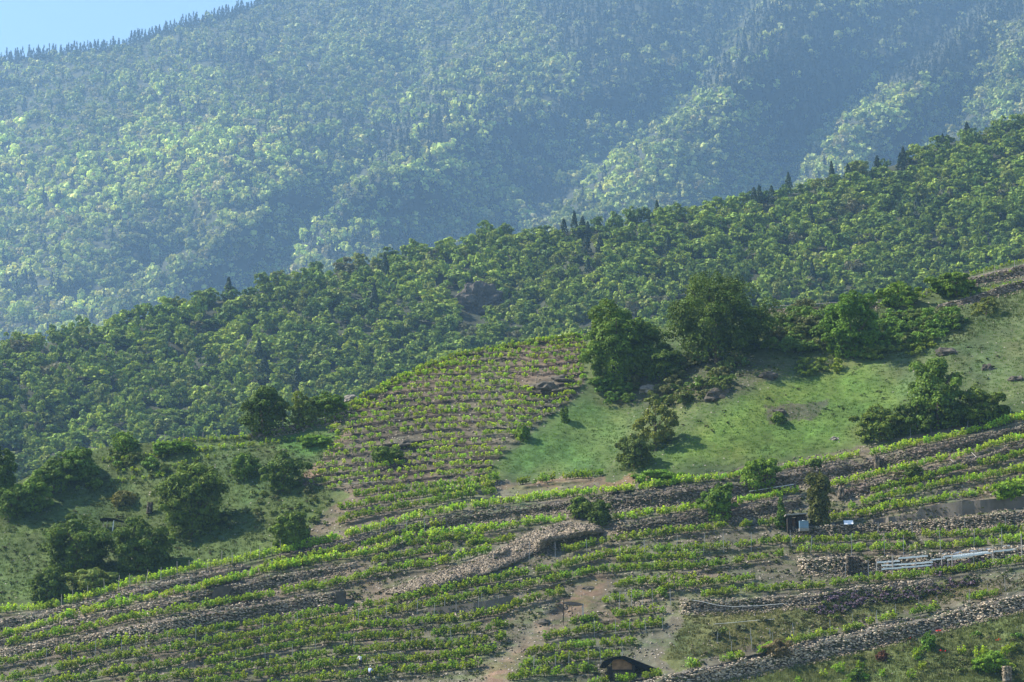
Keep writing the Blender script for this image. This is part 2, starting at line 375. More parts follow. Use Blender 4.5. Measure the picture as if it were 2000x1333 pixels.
zone([(1180,790),(1250,720),(1350,690),(1500,700),(1520,740),(1400,780),(1300,800)], (0.075, 0.078, 0.045), 0.12, 8)
zone([(1480,740),(1500,700),(1700,690),(1680,720),(1560,740)], (0.095, 0.10, 0.05), 0.05, 8, mixf=0.6)
zone([(1500,795),(1620,780),(1580,820),(1500,830)], (0.09, 0.095, 0.055), 0.05)
zone([(-700,1060),(0,940),(100,880),(330,850),(640,830),(650,990),(540,1090),(300,1120),(0,1190),(-700,1330)], (0.064, 0.092, 0.028), 0.03, 6)
zone([(0,1010),(100,930),(330,870),(640,850),(650,900),(560,930),(420,920),(300,960),(150,1000)], (0.072, 0.105, 0.036), 0.02, 8)
zone([(540,875),(560,858),(668,842),(650,870),(600,895)], (0.08, 0.16, 0.035), 0.0, 4)
zone([(940,1345),(985,1290),(1045,1225),(1090,1190),(1150,1130),(1180,1115),(1185,1150),(1130,1210),(1060,1250),(1000,1300),(975,1345)], (0.165, 0.118, 0.083), 0.2, 2)
zone([(1030,1215),(1110,1170),(1140,1200),(1080,1235)], (0.14, 0.10, 0.072), 0.2)
zone([(1170,945),(1270,925),(1290,935),(1180,958)], (0.17, 0.12, 0.07), 0.1)
zone([(950,950),(1180,930),(1180,945),(950,962)], (0.14, 0.105, 0.07), 0.2)
zone([(585,945),(640,880),(680,835),(690,850),(640,910),(620,950)], (0.16, 0.12, 0.09), 0.1)
zone([(1290,1290),(1340,1200),(1500,1185),(1700,1160),(1850,1130),(1900,1150),(1700,1205),(1550,1245),(1400,1280),(1320,1310)], (0.105, 0.112, 0.045), 0.02)
zone([(1250,1400),(1500,1315),(1700,1270),(1900,1215),(2600,1100),(2600,1700),(1250,1700)], (0.095, 0.115, 0.042), 0.02)
zone(SCREE, (0.13, 0.115, 0.10), 0.8)
# stony earth at the walls, then bank shade painted dark below the upper rows
for n, p in WALLS:
    a = np.interp(U2, p[:, 0], p[:, 1]); b = np.interp(U2, p[:, 0], p[:, 2])
    m = ((V2 > a - 2) & (V2 < b + 3) & (U2 > p[0, 0]) & (U2 < p[-1, 0])).astype(float)
    gcol = gcol * (1 - m[..., None]) + C3((0.105, 0.092, 0.078)) * m[..., None]; stony = stony * (1 - m) + 0.55 * m
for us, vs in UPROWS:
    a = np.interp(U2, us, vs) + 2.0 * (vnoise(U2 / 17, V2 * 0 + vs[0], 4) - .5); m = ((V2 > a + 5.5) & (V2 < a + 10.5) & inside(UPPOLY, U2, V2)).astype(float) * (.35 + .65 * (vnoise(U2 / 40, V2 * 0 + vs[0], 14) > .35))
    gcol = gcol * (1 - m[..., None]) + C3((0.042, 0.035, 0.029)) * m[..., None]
# patchy weeds between the rows
wm = sstep(0.02, 0.12, fbm(U2 / 35, V2 / 9, 51, 3) + 0.3 * nC) * inside(LOWER, U2, V2) * 0.5
gcol = gcol * (1 - wm[..., None]) + C3((0.085, 0.105, 0.04)) * wm[..., None]; stony = stony * (1 - 0.7 * wm)
gcol = gcol * (1 + .55 * nC + .35 * fbm(U2 / 14, V2 / 7, 46, 3))[..., None]; gcol[..., 0] *= 1 + .5 * nA; gcol = np.clip(gcol, 0.01, 0.5)
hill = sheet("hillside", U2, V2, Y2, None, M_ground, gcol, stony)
tag(hill, kind="structure", label="terraced near hillside of vineyard soil, dry grass and stony banks")
# valley floor reaching back under the camera
zf = float((ray(1000, 1625)[1] * Y2[-1]).min()) - 0.3
me = bpy.data.meshes.new("valley_floor")
me.from_pydata([(-1500, -60, zf), (1500, -60, zf), (1500, 420, zf), (-1500, 420, zf)], [], [(0, 1, 2, 3)]); me.update()
vf = link("valley_floor", me, solid("meadow", (0.08, 0.11, 0.04), 0.95, 0.3, 0.2)); tag(vf, kind="structure", label="flat green valley floor below the vineyard")

# ---------------------------------------------------------------- middle hill and far mountain
MCREST = poly([(-700,790),(-200,720),(0,690),(130,662),(300,612),(450,582),(550,558),(640,538),(750,508),(900,478),(1050,458),(1200,444),(1400,412),(1550,376),(1650,348),(1750,322),(1850,282),(2000,238),(2600,128)])
FCREST = poly([(-900,240),(-300,165),(0,118),(60,114),(120,106),(240,91),(300,67),(420,37),(480,18),(560,-8),(700,-50),(1000,-140),(1500,-190),(2900,-200)])
def ymid(u, v):
    kx, kz = ray(u, v); y = 0.55 * 540 / (0.55 + 0.12 * kx - kz)
    y = y + 80 * fbm(u / 330, v / 230, 61, 3)
    # cliff in the wood
    y = y + 10 * np.exp(-((u - 930) / 45) ** 2 - ((v - 590) / 30) ** 2)
    # long shallow gully running down left to right
    l = np.interp(v, [450, 560, 700, 820], [1180, 1010, 880, 760]); s = u - l
    y = y + 24 * np.where(s < 0, np.exp(s / 160), np.exp(-s / 60))
    l = np.interp(v, [600, 700, 800, 900], [520, 380, 180, 60]); s = u - l
    y = y + 18 * np.where(s < 0, np.exp(s / 130), np.exp(-s / 60))
    return y
GULL = [([(1020,470),(1075,410),(1110,380),(1200,305),(1290,240),(1340,185),(1420,90),(1500,-60),(1560,-200)], 62, 300, 75),
        ([(1500,420),(1550,358),(1590,290),(1640,228),(1720,165),(1820,85),(1900,0),(1990,-200)], 58, 170, 70),
        ([(1780,330),(1850,245),(1900,190),(1935,120),(1970,50),(2010,-40)], 45, 140, 70),
        ([(520,600),(560,525),(585,460),(640,395),(700,330),(770,260),(820,150)], 34, 120, 60),
        ([(180,600),(260,540),(330,500),(400,470)], 20, 120, 60),
        ([(2150,240),(2250,120),(2300,0),(2380,-200)], 45, 140, 70)]
def yfar(u, v):
    kx, kz = ray(u, v); y = 0.6 * 1620 / (0.6 + 0.1 * kx - kz)
    y = y + 450 * fbm(u / 420, v / 300, 71, 4)
    for pts, amp, w1, w2 in GULL:
        a = np.array(pts, float)[::-1]
        l = np.interp(v, a[:, 1], a[:, 0]); s = u - l + 24 * (vnoise(u / 50, v / 50, 72) - 0.5)
        lo, hi = a[0, 1], a[-1, 1]
        ext = sstep(lo - 90, lo, v) * sstep(hi + 60, hi, v)
        prof = np.where(s < 0, np.clip(1 + s / w1, 0, 1), 0) + np.where(s >= 0, 1.0 - 1.7 * sstep(0, w2 * .7, s) + 0.7 * sstep(w2, w2 + 200, s), 0)
        y = y + 3.3 * amp * ext * prof
    return y
def sheet2(name, crest, vbot, yf, nr, step, mat, u0, u1, back):
    gu = np.arange(u0, u1 + 1, step); t = np.linspace(0, 1, nr)
    V = crest(gu)[None, :] * (1 - t[:, None]) + vbot * t[:, None]; U = np.repeat(gu[None, :], nr, 0)
    return sheet(name, U, V, yf(U, V), None, mat, back=back)
mh = sheet2("wooded_hill", MCREST, 1150, ymid, 90, 12, M_forest, -640, 2640, ((60, -15), (150, -70), (300, -180)))
tag(mh, kind="structure", label="dark forest floor of the middle wooded hill")
fm = sheet2("mountain", FCREST, 800, yfar, 130, 12, M_forest, -740, 2740, ((60, -20), (140, -90), (200, -170)))
tag(fm, kind="structure", label="steep forested mountain slope behind the wooded hill")
def PM(u, v):
    y = ymid(np.asarray(u, float), np.asarray(v, float)); kx, kz = ray(u, v); return np.stack([kx * y, y, kz * y], -1)
def PF(u, v):
    y = yfar(np.asarray(u, float), np.asarray(v, float)); kx, kz = ray(u, v); return np.stack([kx * y, y, kz * y], -1)

# ---------------------------------------------------------------- foliage builders
def unit(a): return a / (np.linalg.norm(a, axis=-1, keepdims=True) + 1e-9)
def cards(rs, P, Nn, size, aspect=1.25):
    """quads centred at P, facing Nn"""
    n = len(P)
    r = rs.normal(size=(n, 3)); T = unit(np.cross(Nn, r)); B = np.cross(Nn, T)
    s = (size * rs.uniform(0.6, 1.35, n))[:, None] * 0.5
    T = T * s * aspect; B = B * s / aspect * 1.15
    k = rs.uniform(0.5, 1.0, (n, 1))
    V = np.stack([P - T - B * k, P + T * k - B, P + T + B * k, P - T * k + B], 1)
    return V
def clump_leaves(rs, C, Rr, per, size, hug=0.35, up=0.12, squash=0.85):
    n = len(C); D = unit(rs.normal(size=(n, per, 3)))
    D[..., 2] = np.where(D[..., 2] < -0.35, -D[..., 2], D[..., 2])
    rad = rs.uniform(0.72, 1.06, (n, per, 1))
    P = C[:, None, :] + D * rad * Rr[:, None, None] * np.array([1, 1, squash])
    Nn = unit(D + hug * rs.normal(size=D.shape) + np.array([0, 0, up]))
    return P.reshape(-1, 3), Nn.reshape(-1, 3)
def crown_np(seed, w, h, leaf, nleaf, nclump=14, low=-0.55, shape='round', fill=1.0, hug=0.45):
    """leaf quads of a crown of width w, height h, base at z=0 -> (n,4,3), tcol (n,3)"""
    rs = np.random.RandomState(seed)
    C = unit(rs.normal(size=(nclump * 5, 3)))
    C = C[C[:, 2] > low][:nclump]
    if shape in ('round', 'bush') and low > -.9: C[:, 2] = rs.uniform(-0.95, 1.0, len(C)); q_ = np.where(C[:, 2] > 0, np.sqrt(np.clip(1 - np.abs(C[:, 2]) ** 2.4, .1, 1)), 1 - .3 * np.abs(C[:, 2])); a_ = rs.uniform(0, 6.28, len(C)); C[:, 0] = np.cos(a_) * q_; C[:, 1] = np.sin(a_) * q_
    rr = np.concatenate([rs.uniform(0.15, 0.5, (len(C) // 4, 1)), rs.uniform(0.55, 0.82, (len(C) - len(C) // 4, 1))]) * fill; rs.shuffle(rr)
    if nclump >= 24: rr = np.maximum(rr, .62) * rs.uniform(.95, 1.12, (len(C), 1))
    C = C * rr
    Rr = rs.uniform(0.22, 0.42, len(C)) if nclump < 24 else rs.uniform(0.13, 0.29, len(C))
    if shape == 'cone':
        C[:, 2] = rs.uniform(-0.8, 0.75, len(C)); k = (0.85 - C[:, 2]) / 1.65
        a = rs.uniform(0, 6.28, len(C)); C[:, 0] = np.cos(a) * 0.6 * k; C[:, 1] = np.sin(a) * 0.6 * k; Rr = 0.12 + 0.3 * k
    if shape == 'column':
        C[:, 2] = rs.uniform(-0.75, 0.8, len(C)); a = rs.uniform(0, 6.28, len(C)); k = 0.5 * np.sqrt(np.clip(1 - C[:, 2] ** 2, 0.1, 1))
        C[:, 0] = np.cos(a) * k; C[:, 1] = np.sin(a) * k; Rr = np.full(len(C), 0.34)
    if shape == 'bush':
        C[:, 2] = C[:, 2] * .9 - .08; C[:, :2] *= 1.12
    # outline noise
    C = C * (1 + (0.26 if shape == 'cone' else 0.15) * rs.normal(size=(len(C), 1)))
    per = max(3, int(nleaf / len(C)))
    P, Nn = clump_leaves(rs, C, Rr, per, 1, hug)
    cl = np.repeat(np.arange(len(C)), per)
    # stray leaves for a ragged outline
    sc_ = np.array([w / 2, w / 2, h / 2])
    P = P * sc_ + np.array([0, 0, h / 2]); P[:, 2] = np.maximum(P[:, 2], 0.05 * h * rs.uniform(0, 1, len(P)))
    Q = cards(rs, P, Nn, leaf)
    tv = rs.uniform(0.8, 1.25, len(C))[cl] * rs.uniform(0.75, 1.25, len(P))
    col = np.stack([tv * rs.uniform(0.9, 1.12, len(P)), tv, tv * rs.uniform(0.85, 1.1, len(P))], -1)
    return Q, col
def shell_np(seed, w, h, leaf, n, shape='round'):
    """leaves on a lumpy closed mass that reaches the ground; fills the crown between its clumps"""
    rs = np.random.RandomState(seed + 9000)
    z = rs.uniform(0, 1, n) ** .9; a = rs.uniform(0, 6.283, n)
    zc = {'round': .45, 'bush': .38, 'column': .45, 'cone': .12}[shape]
    if shape == 'cone': R = np.clip(1.02 - z, 0, 1) ** .85 * (.75 + .25 * sstep(0, .12, z))
    elif shape == 'column': R = np.sqrt(np.clip(1 - (np.abs(z - zc) / .56) ** 3.0, 0, 1)) * .92
    else: R = np.where(z > zc, np.sqrt(np.clip(1 - ((z - zc) / (1 - zc)) ** 2.2, 0, 1)), 1 - (.30 if shape == 'round' else .14) * ((zc - z) / zc) ** 1.8)
    lump = .76 + 1.15 * fbm(a * 2.2 + seed, z * 4.5, seed, 3) + .12 * np.cos(a * 3 + seed)
    lump = np.where(a > 5.6, lump * (6.283 - a) / .683 + (.76 + 1.15 * fbm(0 * a + seed, z * 4.5, seed, 3) + .12 * math.cos(seed)) * (a - 5.6) / .683, lump)
    rr = R * lump * rs.uniform(.80, 1.03, n) * .5 * w
    zt = .94 + .5 * fbm(a + 3, z * 0 + seed, seed + 3, 2)
    P = np.stack([np.cos(a) * rr, np.sin(a) * rr, z * h * zt], -1)
    Nn = unit(np.stack([np.cos(a) * R, np.sin(a) * R, (z - zc) * 1.5 + .25], -1) + .5 * rs.normal(size=(n, 3)))
    Q = cards(rs, P, Nn, leaf); tv = rs.uniform(.8, 1.2, n) * (1 + .7 * fbm(a * 3, z * 6, seed + 5, 3)); return Q, np.stack([tv, tv, tv * rs.uniform(.85, 1.1, n)], -1)
def quads_mesh(name, Q, col):
    n = len(Q); return mesh_np(name, Q.reshape(-1, 3), np.arange(n * 4).reshape(n, 4), 4, col)
def tube_np(path, rad, seg=6):
    path = np.array(path, float); n = len(path); V = []; Fc = []
    for i in range(n):
        d = path[min(i + 1, n - 1)] - path[max(i - 1, 0)]; d /= np.linalg.norm(d) + 1e-9
        a = np.cross(d, [0, 0, 1.0] if abs(d[2]) < 0.9 else [1.0, 0, 0]); a /= np.linalg.norm(a); b = np.cross(d, a)
        for k in range(seg):
            t = 2 * math.pi * k / seg; V.append(path[i] + rad[i] * (math.cos(t) * a + math.sin(t) * b))
    for i in range(n - 1):
        for k in range(seg):
            Fc.append((i * seg + k, i * seg + (k + 1) % seg, (i + 1) * seg + (k + 1) % seg, (i + 1) * seg + k))
    Fc.append(tuple(range(seg))[:4]); Fc.append(tuple(range((n - 1) * seg, n * seg))[:4])
    return np.array(V), Fc
def merge_parts(name, parts, mat, parent=None, smooth=False):
    V = []; Fc = []; o = 0
    for v, f in parts:
        V += [tuple(x) for x in v]; Fc += [tuple(i + o for i in q) for q in f]; o += len(v)
    me = bpy.data.meshes.new(name); me.from_pydata(V, [], Fc); me.update()
    if smooth: me.polygons.foreach_set("use_smooth", np.ones(len(me.polygons), bool))
    return link(name, me, mat, parent)
def box_np(x0, x1, y0, y1, z0, z1):
    V = [(x0,y0,z0),(x1,y0,z0),(x1,y1,z0),(x0,y1,z0),(x0,y0,z1),(x1,y0,z1),(x1,y1,z1),(x0,y1,z1)]
    return V, [(0,3,2,1),(4,5,6,7),(0,1,5,4),(1,2,6,5),(2,3,7,6),(3,0,4,7)]
def trunk_parts(rs, w, h, r):
    bend = rs.normal(size=2) * 0.06 * w
    parts = [tube_np([(0, 0, -0.4), (bend[0] * .4, bend[1] * .4, h * .25), (bend[0], bend[1], h * .5), (bend[0] * 1.4, 0, h * .82)], [r * 1.3, r, r * .7, r * .2])]
    for k in range(6):
        a = k * 1.05 + rs.uniform(0, .5); z0 = h * rs.uniform(.18, .5); l = w * rs.uniform(.28, .42)
        parts.append(tube_np([(bend[0] * .6, bend[1] * .6, z0), (math.cos(a) * l * .5, math.sin(a) * l * .5, z0 + h * .14), (math.cos(a) * l, math.sin(a) * l, z0 + h * .3)], [r * .5, r * .32, r * .08], 5))
    return parts

# ---------------------------------------------------------------- the far mountain forest and the middle wood
G_LIGHT = np.array((0.34, 0.40, 0.11)); G_MID = np.array((0.235, 0.30, 0.078)); G_DEEP = np.array((0.12, 0.185, 0.055))
G_CON = np.array((0.018, 0.032, 0.022)); G_RUST = np.array((0.26, 0.255, 0.13)); G_BARE = np.array((0.11, 0.10, 0.085))
G_YEL = np.array((0.35, 0.37, 0.12))
def conif_np(seed, w, h, leaf, n):
    rs = np.random.RandomState(seed); z = rs.uniform(0.05, 1.0, n) ** 0.9
    layer = np.floor(z * 9) / 9.0; rr = (1 - z) * 0.5 * w * (0.75 + 0.5 * (z - layer) * -9 + 0.35) * rs.uniform(0.6, 1.05, n) + 0.02 * w
    a = rs.uniform(0, 6.28, n); P = np.stack([np.cos(a) * rr, np.sin(a) * rr, z * h], -1)
    Nn = unit(np.stack([np.cos(a) * .6, np.sin(a) * .6, np.full(n, .75)], -1) + .35 * rs.normal(size=(n, 3)))
    Q = cards(rs, P, Nn, leaf); tv = rs.uniform(.75, 1.25, n); return Q, np.stack([tv, tv, tv], -1)
def bare_np(seed, w, h, leaf, n):
    Q, c = crown_np(seed, w, h, leaf, n, 12); c = c * 0.9; return Q, c
def scatter_stuff(P, yaw, sc3, var, cols, protos):
    """merge copies of prototype quad clouds -> (n,4,3), cols"""
    QQ = []; CC = []
    for k, (Q, c) in enumerate(protos):
        m = np.where(var == k)[0]
        if not len(m): continue
        ca, sa = np.cos(yaw[m]), np.sin(yaw[m])
        X = Q[None] * sc3[m][:, None, None, :]
        x = X[..., 0] * ca[:, None, None] - X[..., 1] * sa[:, None, None]; y = X[..., 0] * sa[:, None, None] + X[..., 1] * ca[:, None, None]
        X = np.stack([x, y, X[..., 2]], -1) + P[m][:, None, None, :]
        QQ.append(X.reshape(-1, 4, 3)); CC.append((c[None] * cols[m][:, None, :]).reshape(-1, 3))
    return np.concatenate(QQ), np.concatenate(CC)

rs = np.random.RandomState(7)
def jitter_pts(u0, u1, crest, vbot, spacing_u, spacing_v, rs, dens):
    """points in image space whose spacing follows the distance: spacing_* are functions of (u,v) -> px"""
    out = []; v = -260.0
    while v < vbot:
        su = spacing_u(v); u = u0 + rs.uniform(0, su)
        us = np.arange(u0, u1, su); us = us + rs.uniform(-.48, .48, len(us)) * su
        vs = v + rs.uniform(-.55, .55, len(us)) * spacing_v(v)
        m = vs > crest(us) ; out.append(np.stack([us[m], vs[m]], -1)); v += spacing_v(v)
    o = np.concatenate(out); return o[rs.uniform(size=len(o)) < dens]
# far
pf = jitter_pts(-420, 2420, FCREST, 700, lambda v: np.interp(v, [-200, 100, 600], [10.5, 12, 15.5]), lambda v: np.interp(v, [-200, 100, 600], [7.0, 8.2, 11]), rs, 0.97)
pf = pf[pf[:, 1] < MCREST(pf[:, 0]) + 18]; pf = pf[pf[:, 1] > -60 ]
ue = np.arange(-400, 620, 4.2) + rs.uniform(-2, 2, len(np.arange(-400, 620, 4.2))); pf = np.concatenate([pf, np.stack([ue, FCREST(ue) + rs.uniform(1, 9, len(ue))], -1)])
uf, vf_ = pf[:, 0], pf[:, 1]
PFp = PF(uf, vf_)
dn = fbm(uf / 120, vf_ / 80, 81, 4)
conp = 0.07 + 1.5 * np.clip(dn - 0.03, 0, 1)
con_pol = [([(1000,-80),(1500,-80),(2100,-80),(2100,40),(1960,60),(1900,150),(1780,170),(1700,160),(1600,240),(1540,340),(1440,370),(1500,250),(1440,190),(1350,180),(1290,220),(1200,280),(1150,180),(1080,90)], 0.80),
           ([(700,250),(850,180),(1100,180),(1250,200),(1180,290),(1100,340),(1040,400),(900,330),(760,320)], 0.50),
           ([(640,400),(720,370),(850,360),(880,400),(760,440),(680,450)], 0.55), ([(550,230),(690,240),(700,310),(640,370),(560,330)], 0.35),
           ([(1040,370),(1110,370),(1100,430),(1040,440)], 0.85),
           ([(200,480),(400,470),(400,500),(250,530)], 0.4)]
for pol, q in con_pol: conp = np.where(inside(pol, uf, vf_), np.maximum(conp, q + 0.7 * dn), conp)
crest_d = vf_ - FCREST(uf); conp = np.where((crest_d < 16) & (uf < 520), 0.93, conp)
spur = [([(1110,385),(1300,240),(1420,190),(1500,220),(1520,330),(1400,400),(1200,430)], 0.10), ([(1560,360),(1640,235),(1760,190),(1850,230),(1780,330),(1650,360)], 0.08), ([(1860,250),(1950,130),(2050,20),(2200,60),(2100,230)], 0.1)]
for pol, q in spur: conp = np.where(inside(pol, uf, vf_), np.minimum(conp, q), conp)
iscon = rs.uniform(size=len(uf)) < conp
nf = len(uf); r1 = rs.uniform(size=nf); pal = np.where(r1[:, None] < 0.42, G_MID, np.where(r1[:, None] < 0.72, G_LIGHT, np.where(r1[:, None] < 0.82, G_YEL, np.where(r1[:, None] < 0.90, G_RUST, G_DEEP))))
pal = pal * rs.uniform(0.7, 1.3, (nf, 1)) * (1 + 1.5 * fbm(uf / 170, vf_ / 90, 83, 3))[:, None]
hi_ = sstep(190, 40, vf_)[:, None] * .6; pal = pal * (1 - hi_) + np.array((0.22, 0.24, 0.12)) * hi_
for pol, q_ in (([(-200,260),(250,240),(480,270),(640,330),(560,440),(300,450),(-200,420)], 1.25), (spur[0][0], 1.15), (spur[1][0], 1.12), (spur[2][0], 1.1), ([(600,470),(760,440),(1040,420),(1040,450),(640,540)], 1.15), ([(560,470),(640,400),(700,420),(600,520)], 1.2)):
    pal = pal * np.where(inside(pol, uf + 30 * dn, vf_ + 20 * dn), q_, 1.0)[:, None]  # paler patches; on the spurs this paints sunlight into the tree colours
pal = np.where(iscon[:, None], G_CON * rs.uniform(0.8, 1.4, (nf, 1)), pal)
fprotos = [crown_np(100 + k, 1, 1, 0.17, 105, 9, hug=.35) for k in range(6)] + [conif_np(120 + k, 1, 1, 0.13, 80) for k in range(3)]
var = np.where(iscon, 6 + rs.randint(0, 3, nf), rs.randint(0, 6, nf))
ww = 9 + 12.5 * rs.uniform(0, 1, nf) ** 1.5; hh = ww * rs.uniform(.75, 1.25, nf)
ww = np.where(iscon, rs.uniform(9, 13, nf), ww); hh = np.where(iscon, rs.uniform(14, 25, nf), hh)
Pb = PFp.copy(); Pb[:, 2] -= np.where(iscon, 1, 1.5)
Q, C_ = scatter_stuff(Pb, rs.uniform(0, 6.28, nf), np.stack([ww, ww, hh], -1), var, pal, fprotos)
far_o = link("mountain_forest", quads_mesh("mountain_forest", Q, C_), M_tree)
tag(far_o, "mixed forest of pale broadleaf trees and dark conifers covering the hazy mountain", "forest", kind="stuff")
print("far trees", nf, "quads", len(Q))
# mid
pm = jitter_pts(-380, 2380, MCREST, 1010, lambda v: np.interp(v, [250, 500, 900], [22, 26, 31]), lambda v: np.interp(v, [250, 500, 900], [12.5, 15, 18]), rs, 0.985)
pm = pm[pm[:, 1] < CREST(pm[:, 0]) + 26]
um, vm_ = pm[:, 0], pm[:, 1]
hole = (((um - 928) / 32) ** 2 + ((vm_ - 618) / 26) ** 2 < 1) | (((um - 890) / 22) ** 2 + ((vm_ - 592) / 12) ** 2 < 1)
pm = pm[~hole]; um, vm_ = pm[:, 0], pm[:, 1]; nm = len(um)
PMp = PM(um, vm_); dn = fbm(um / 150, vm_ / 90, 91, 3)
cd = vm_ - MCREST(um)
cp = 0.012 + np.where((cd < 30) & (((um > 1040) & (um < 1300)) | ((um > 1400) & (um < 1850))), 0.22, 0) + np.where((um > 1000) & (um < 1500) & (cd < 120), 0.02, 0)
ic = rs.uniform(size=nm) < cp
r1 = rs.uniform(size=nm)
kindi = np.where(ic, 5, np.where(r1 < 0.45, 0, np.where(r1 < 0.68, 1, np.where(r1 < 0.90, 2, np.where(r1 < 0.975, 3, 4)))))
PALM = [np.array((0.155, 0.228, 0.040)), np.array((0.220, 0.295, 0.048)), np.array((0.095, 0.155, 0.034)), np.array((0.175, 0.215, 0.055)), np.array((0.12, 0.125, 0.07)), np.array((0.036, 0.060, 0.030))]
NAMEM = ["mid green", "bright spring green", "deep green", "olive yellow", "thin greyish brown", "dark green"]
mprotos = [crown_np(200 + k, 1, 1, 0.092, 500, 18, hug=.6) for k in range(8)] + [conif_np(220 + k, 1, 1, 0.085, 330) for k in range(3)]
varm = np.where(ic, 8 + rs.randint(0, 3, nm), rs.randint(0, 8, nm))
colm = np.array([PALM[k] for k in kindi]) * rs.uniform(0.85, 1.2, (nm, 1)) * (1 + 0.7 * dn)[:, None]
wm_ = np.where(ic, rs.uniform(5.5, 8, nm), 5.8 + 5.6 * rs.uniform(0, 1, nm) ** 1.4); hm_ = np.where(ic, rs.uniform(8.5, 13, nm), rs.uniform(5.8, 9.5, nm))
hm_ = np.where(ic & (cd < 34), hm_ * 0.9, hm_)
# keep trees rooted near the vineyard crest low enough not to break its line
yawm = rs.uniform(0, 6.28, nm)
inview = (um > -10) & (um < 2010) & (vm_ < CREST(um) + 6)
order = np.argsort(-(F / PMp[:, 1] * wm_) * inview); ind = order[:300]; rest = np.setdiff1d(np.arange(nm), ind)
Pb = PMp.copy(); Pb[:, 2] -= 1.0
Q, C_ = scatter_stuff(Pb[rest], yawm[rest], np.stack([wm_, wm_, hm_], -1)[rest], varm[rest], colm[rest], mprotos)
o = link("woodland", quads_mesh("woodland", Q, C_), M_tree)
tag(o, "dense green broadleaf woodland covering the middle hill between its larger trees", "woodland", kind="stuff")
pmesh = []
for k, (Q, c_) in enumerate(mprotos):
    me = quads_mesh("forest_tree_crown", Q, c_); me.materials.append(M_tree); pmesh.append(me)
def where_mid(u, v):
    c = v - MCREST(u); d = CREST(u) - v
    xs = ["at the left edge", "left of the vineyard crest", "above the lone dark tree", "left of the upper vineyard", "left of the rock cliff", "around the rock cliff", "right of the rock cliff",
          "behind the bushy pale tree", "behind the big dark tree", "above the grassy ledge", "above the leafy ledge tree", "above the two crest bushes", "above the pale right walls"]
    i = int(np.clip(np.interp(u, [0, 110, 400, 560, 760, 860, 990, 1150, 1300, 1480, 1600, 1740, 1860, 2001], [0, 1, 2, 3, 4, 5, 6, 7, 8, 9, 10, 11, 12, 12.9]), 0, 12))
    band = "on the skyline" if c < 26 else ("low in wood" if d < 40 else ("in upper wood" if c < 0.45 * (c + d) else "halfway down"))
    return xs[i], band
fr = random.Random(3)
for j in ind:
    o = bpy.data.objects.new("forest_tree" if not ic[j] else "conifer_tree", pmesh[varm[j]]); COL.objects.link(o)
    o.location = Pb[j]; o.rotation_euler = (0, 0, yawm[j]); o.scale = (wm_[j], wm_[j], hm_[j]); o.color = (*[float(x) for x in colm[j]], 1)
    a, b = where_mid(um[j], vm_[j])
    size = "small" if wm_[j] < 8.2 else ("broad" if wm_[j] > 10.0 else "rounded")
    if ic[j]: lab = "dark pointed conifer " + b + " " + a
    else: lab = size + " " + NAMEM[kindi[j]] + " tree " + b + " " + a
    tag(o, lab, "tree", group="trees of the middle wood")
print("mid trees", nm)

# rock cliff in the wood and outcrops
def rock(name, label, cat, P, w, h, d, seed, mat=M_rock, sub=4, group=None):
    import bmesh
    bm = bmesh.new(); bmesh.ops.create_icosphere(bm, subdivisions=sub, radius=1)
    from mathutils import noise
    for vtx in bm.verts:
        p = vtx.co; q = p * 1.7 + Vector((seed * 3.1, seed, 0))
        c = noise.cell(p * 2.3 + Vector((seed, 0, 0)))
        s = 1 + 0.35 * noise.noise(q) + 0.2 * noise.noise(q * 2.7) + 0.12 * c + 0.08 * noise.noise(q * 7)
        vtx.co = Vector((p.x * w / 2 * s, p.y * d / 2 * s, p.z * h / 2 * s))
    me = bpy.data.meshes.new(name); bm.to_mesh(me); bm.free()
    o = link(name, me, mat); o.location = P; tag(o, label, cat, group); return o
p = PM(932, 606); rock("rock_cliff", "bare purplish grey rock cliff showing through the middle wood", "cliff", p + np.array([0, 1, 1]), 17, 17, 14, 3, sub=5)
p = PM(893, 588); rock("rock_ledge", "small pale rock ledge beside the upper left of the cliff in the wood", "rock", p + np.array([0, 2, 0]), 8, 5, 6, 5)
p = PM(0, 730); rock("rock_outcrop", "brown rock outcrop among trees at the far left edge of the middle wood", "rock", p, 8, 6, 6, 8)
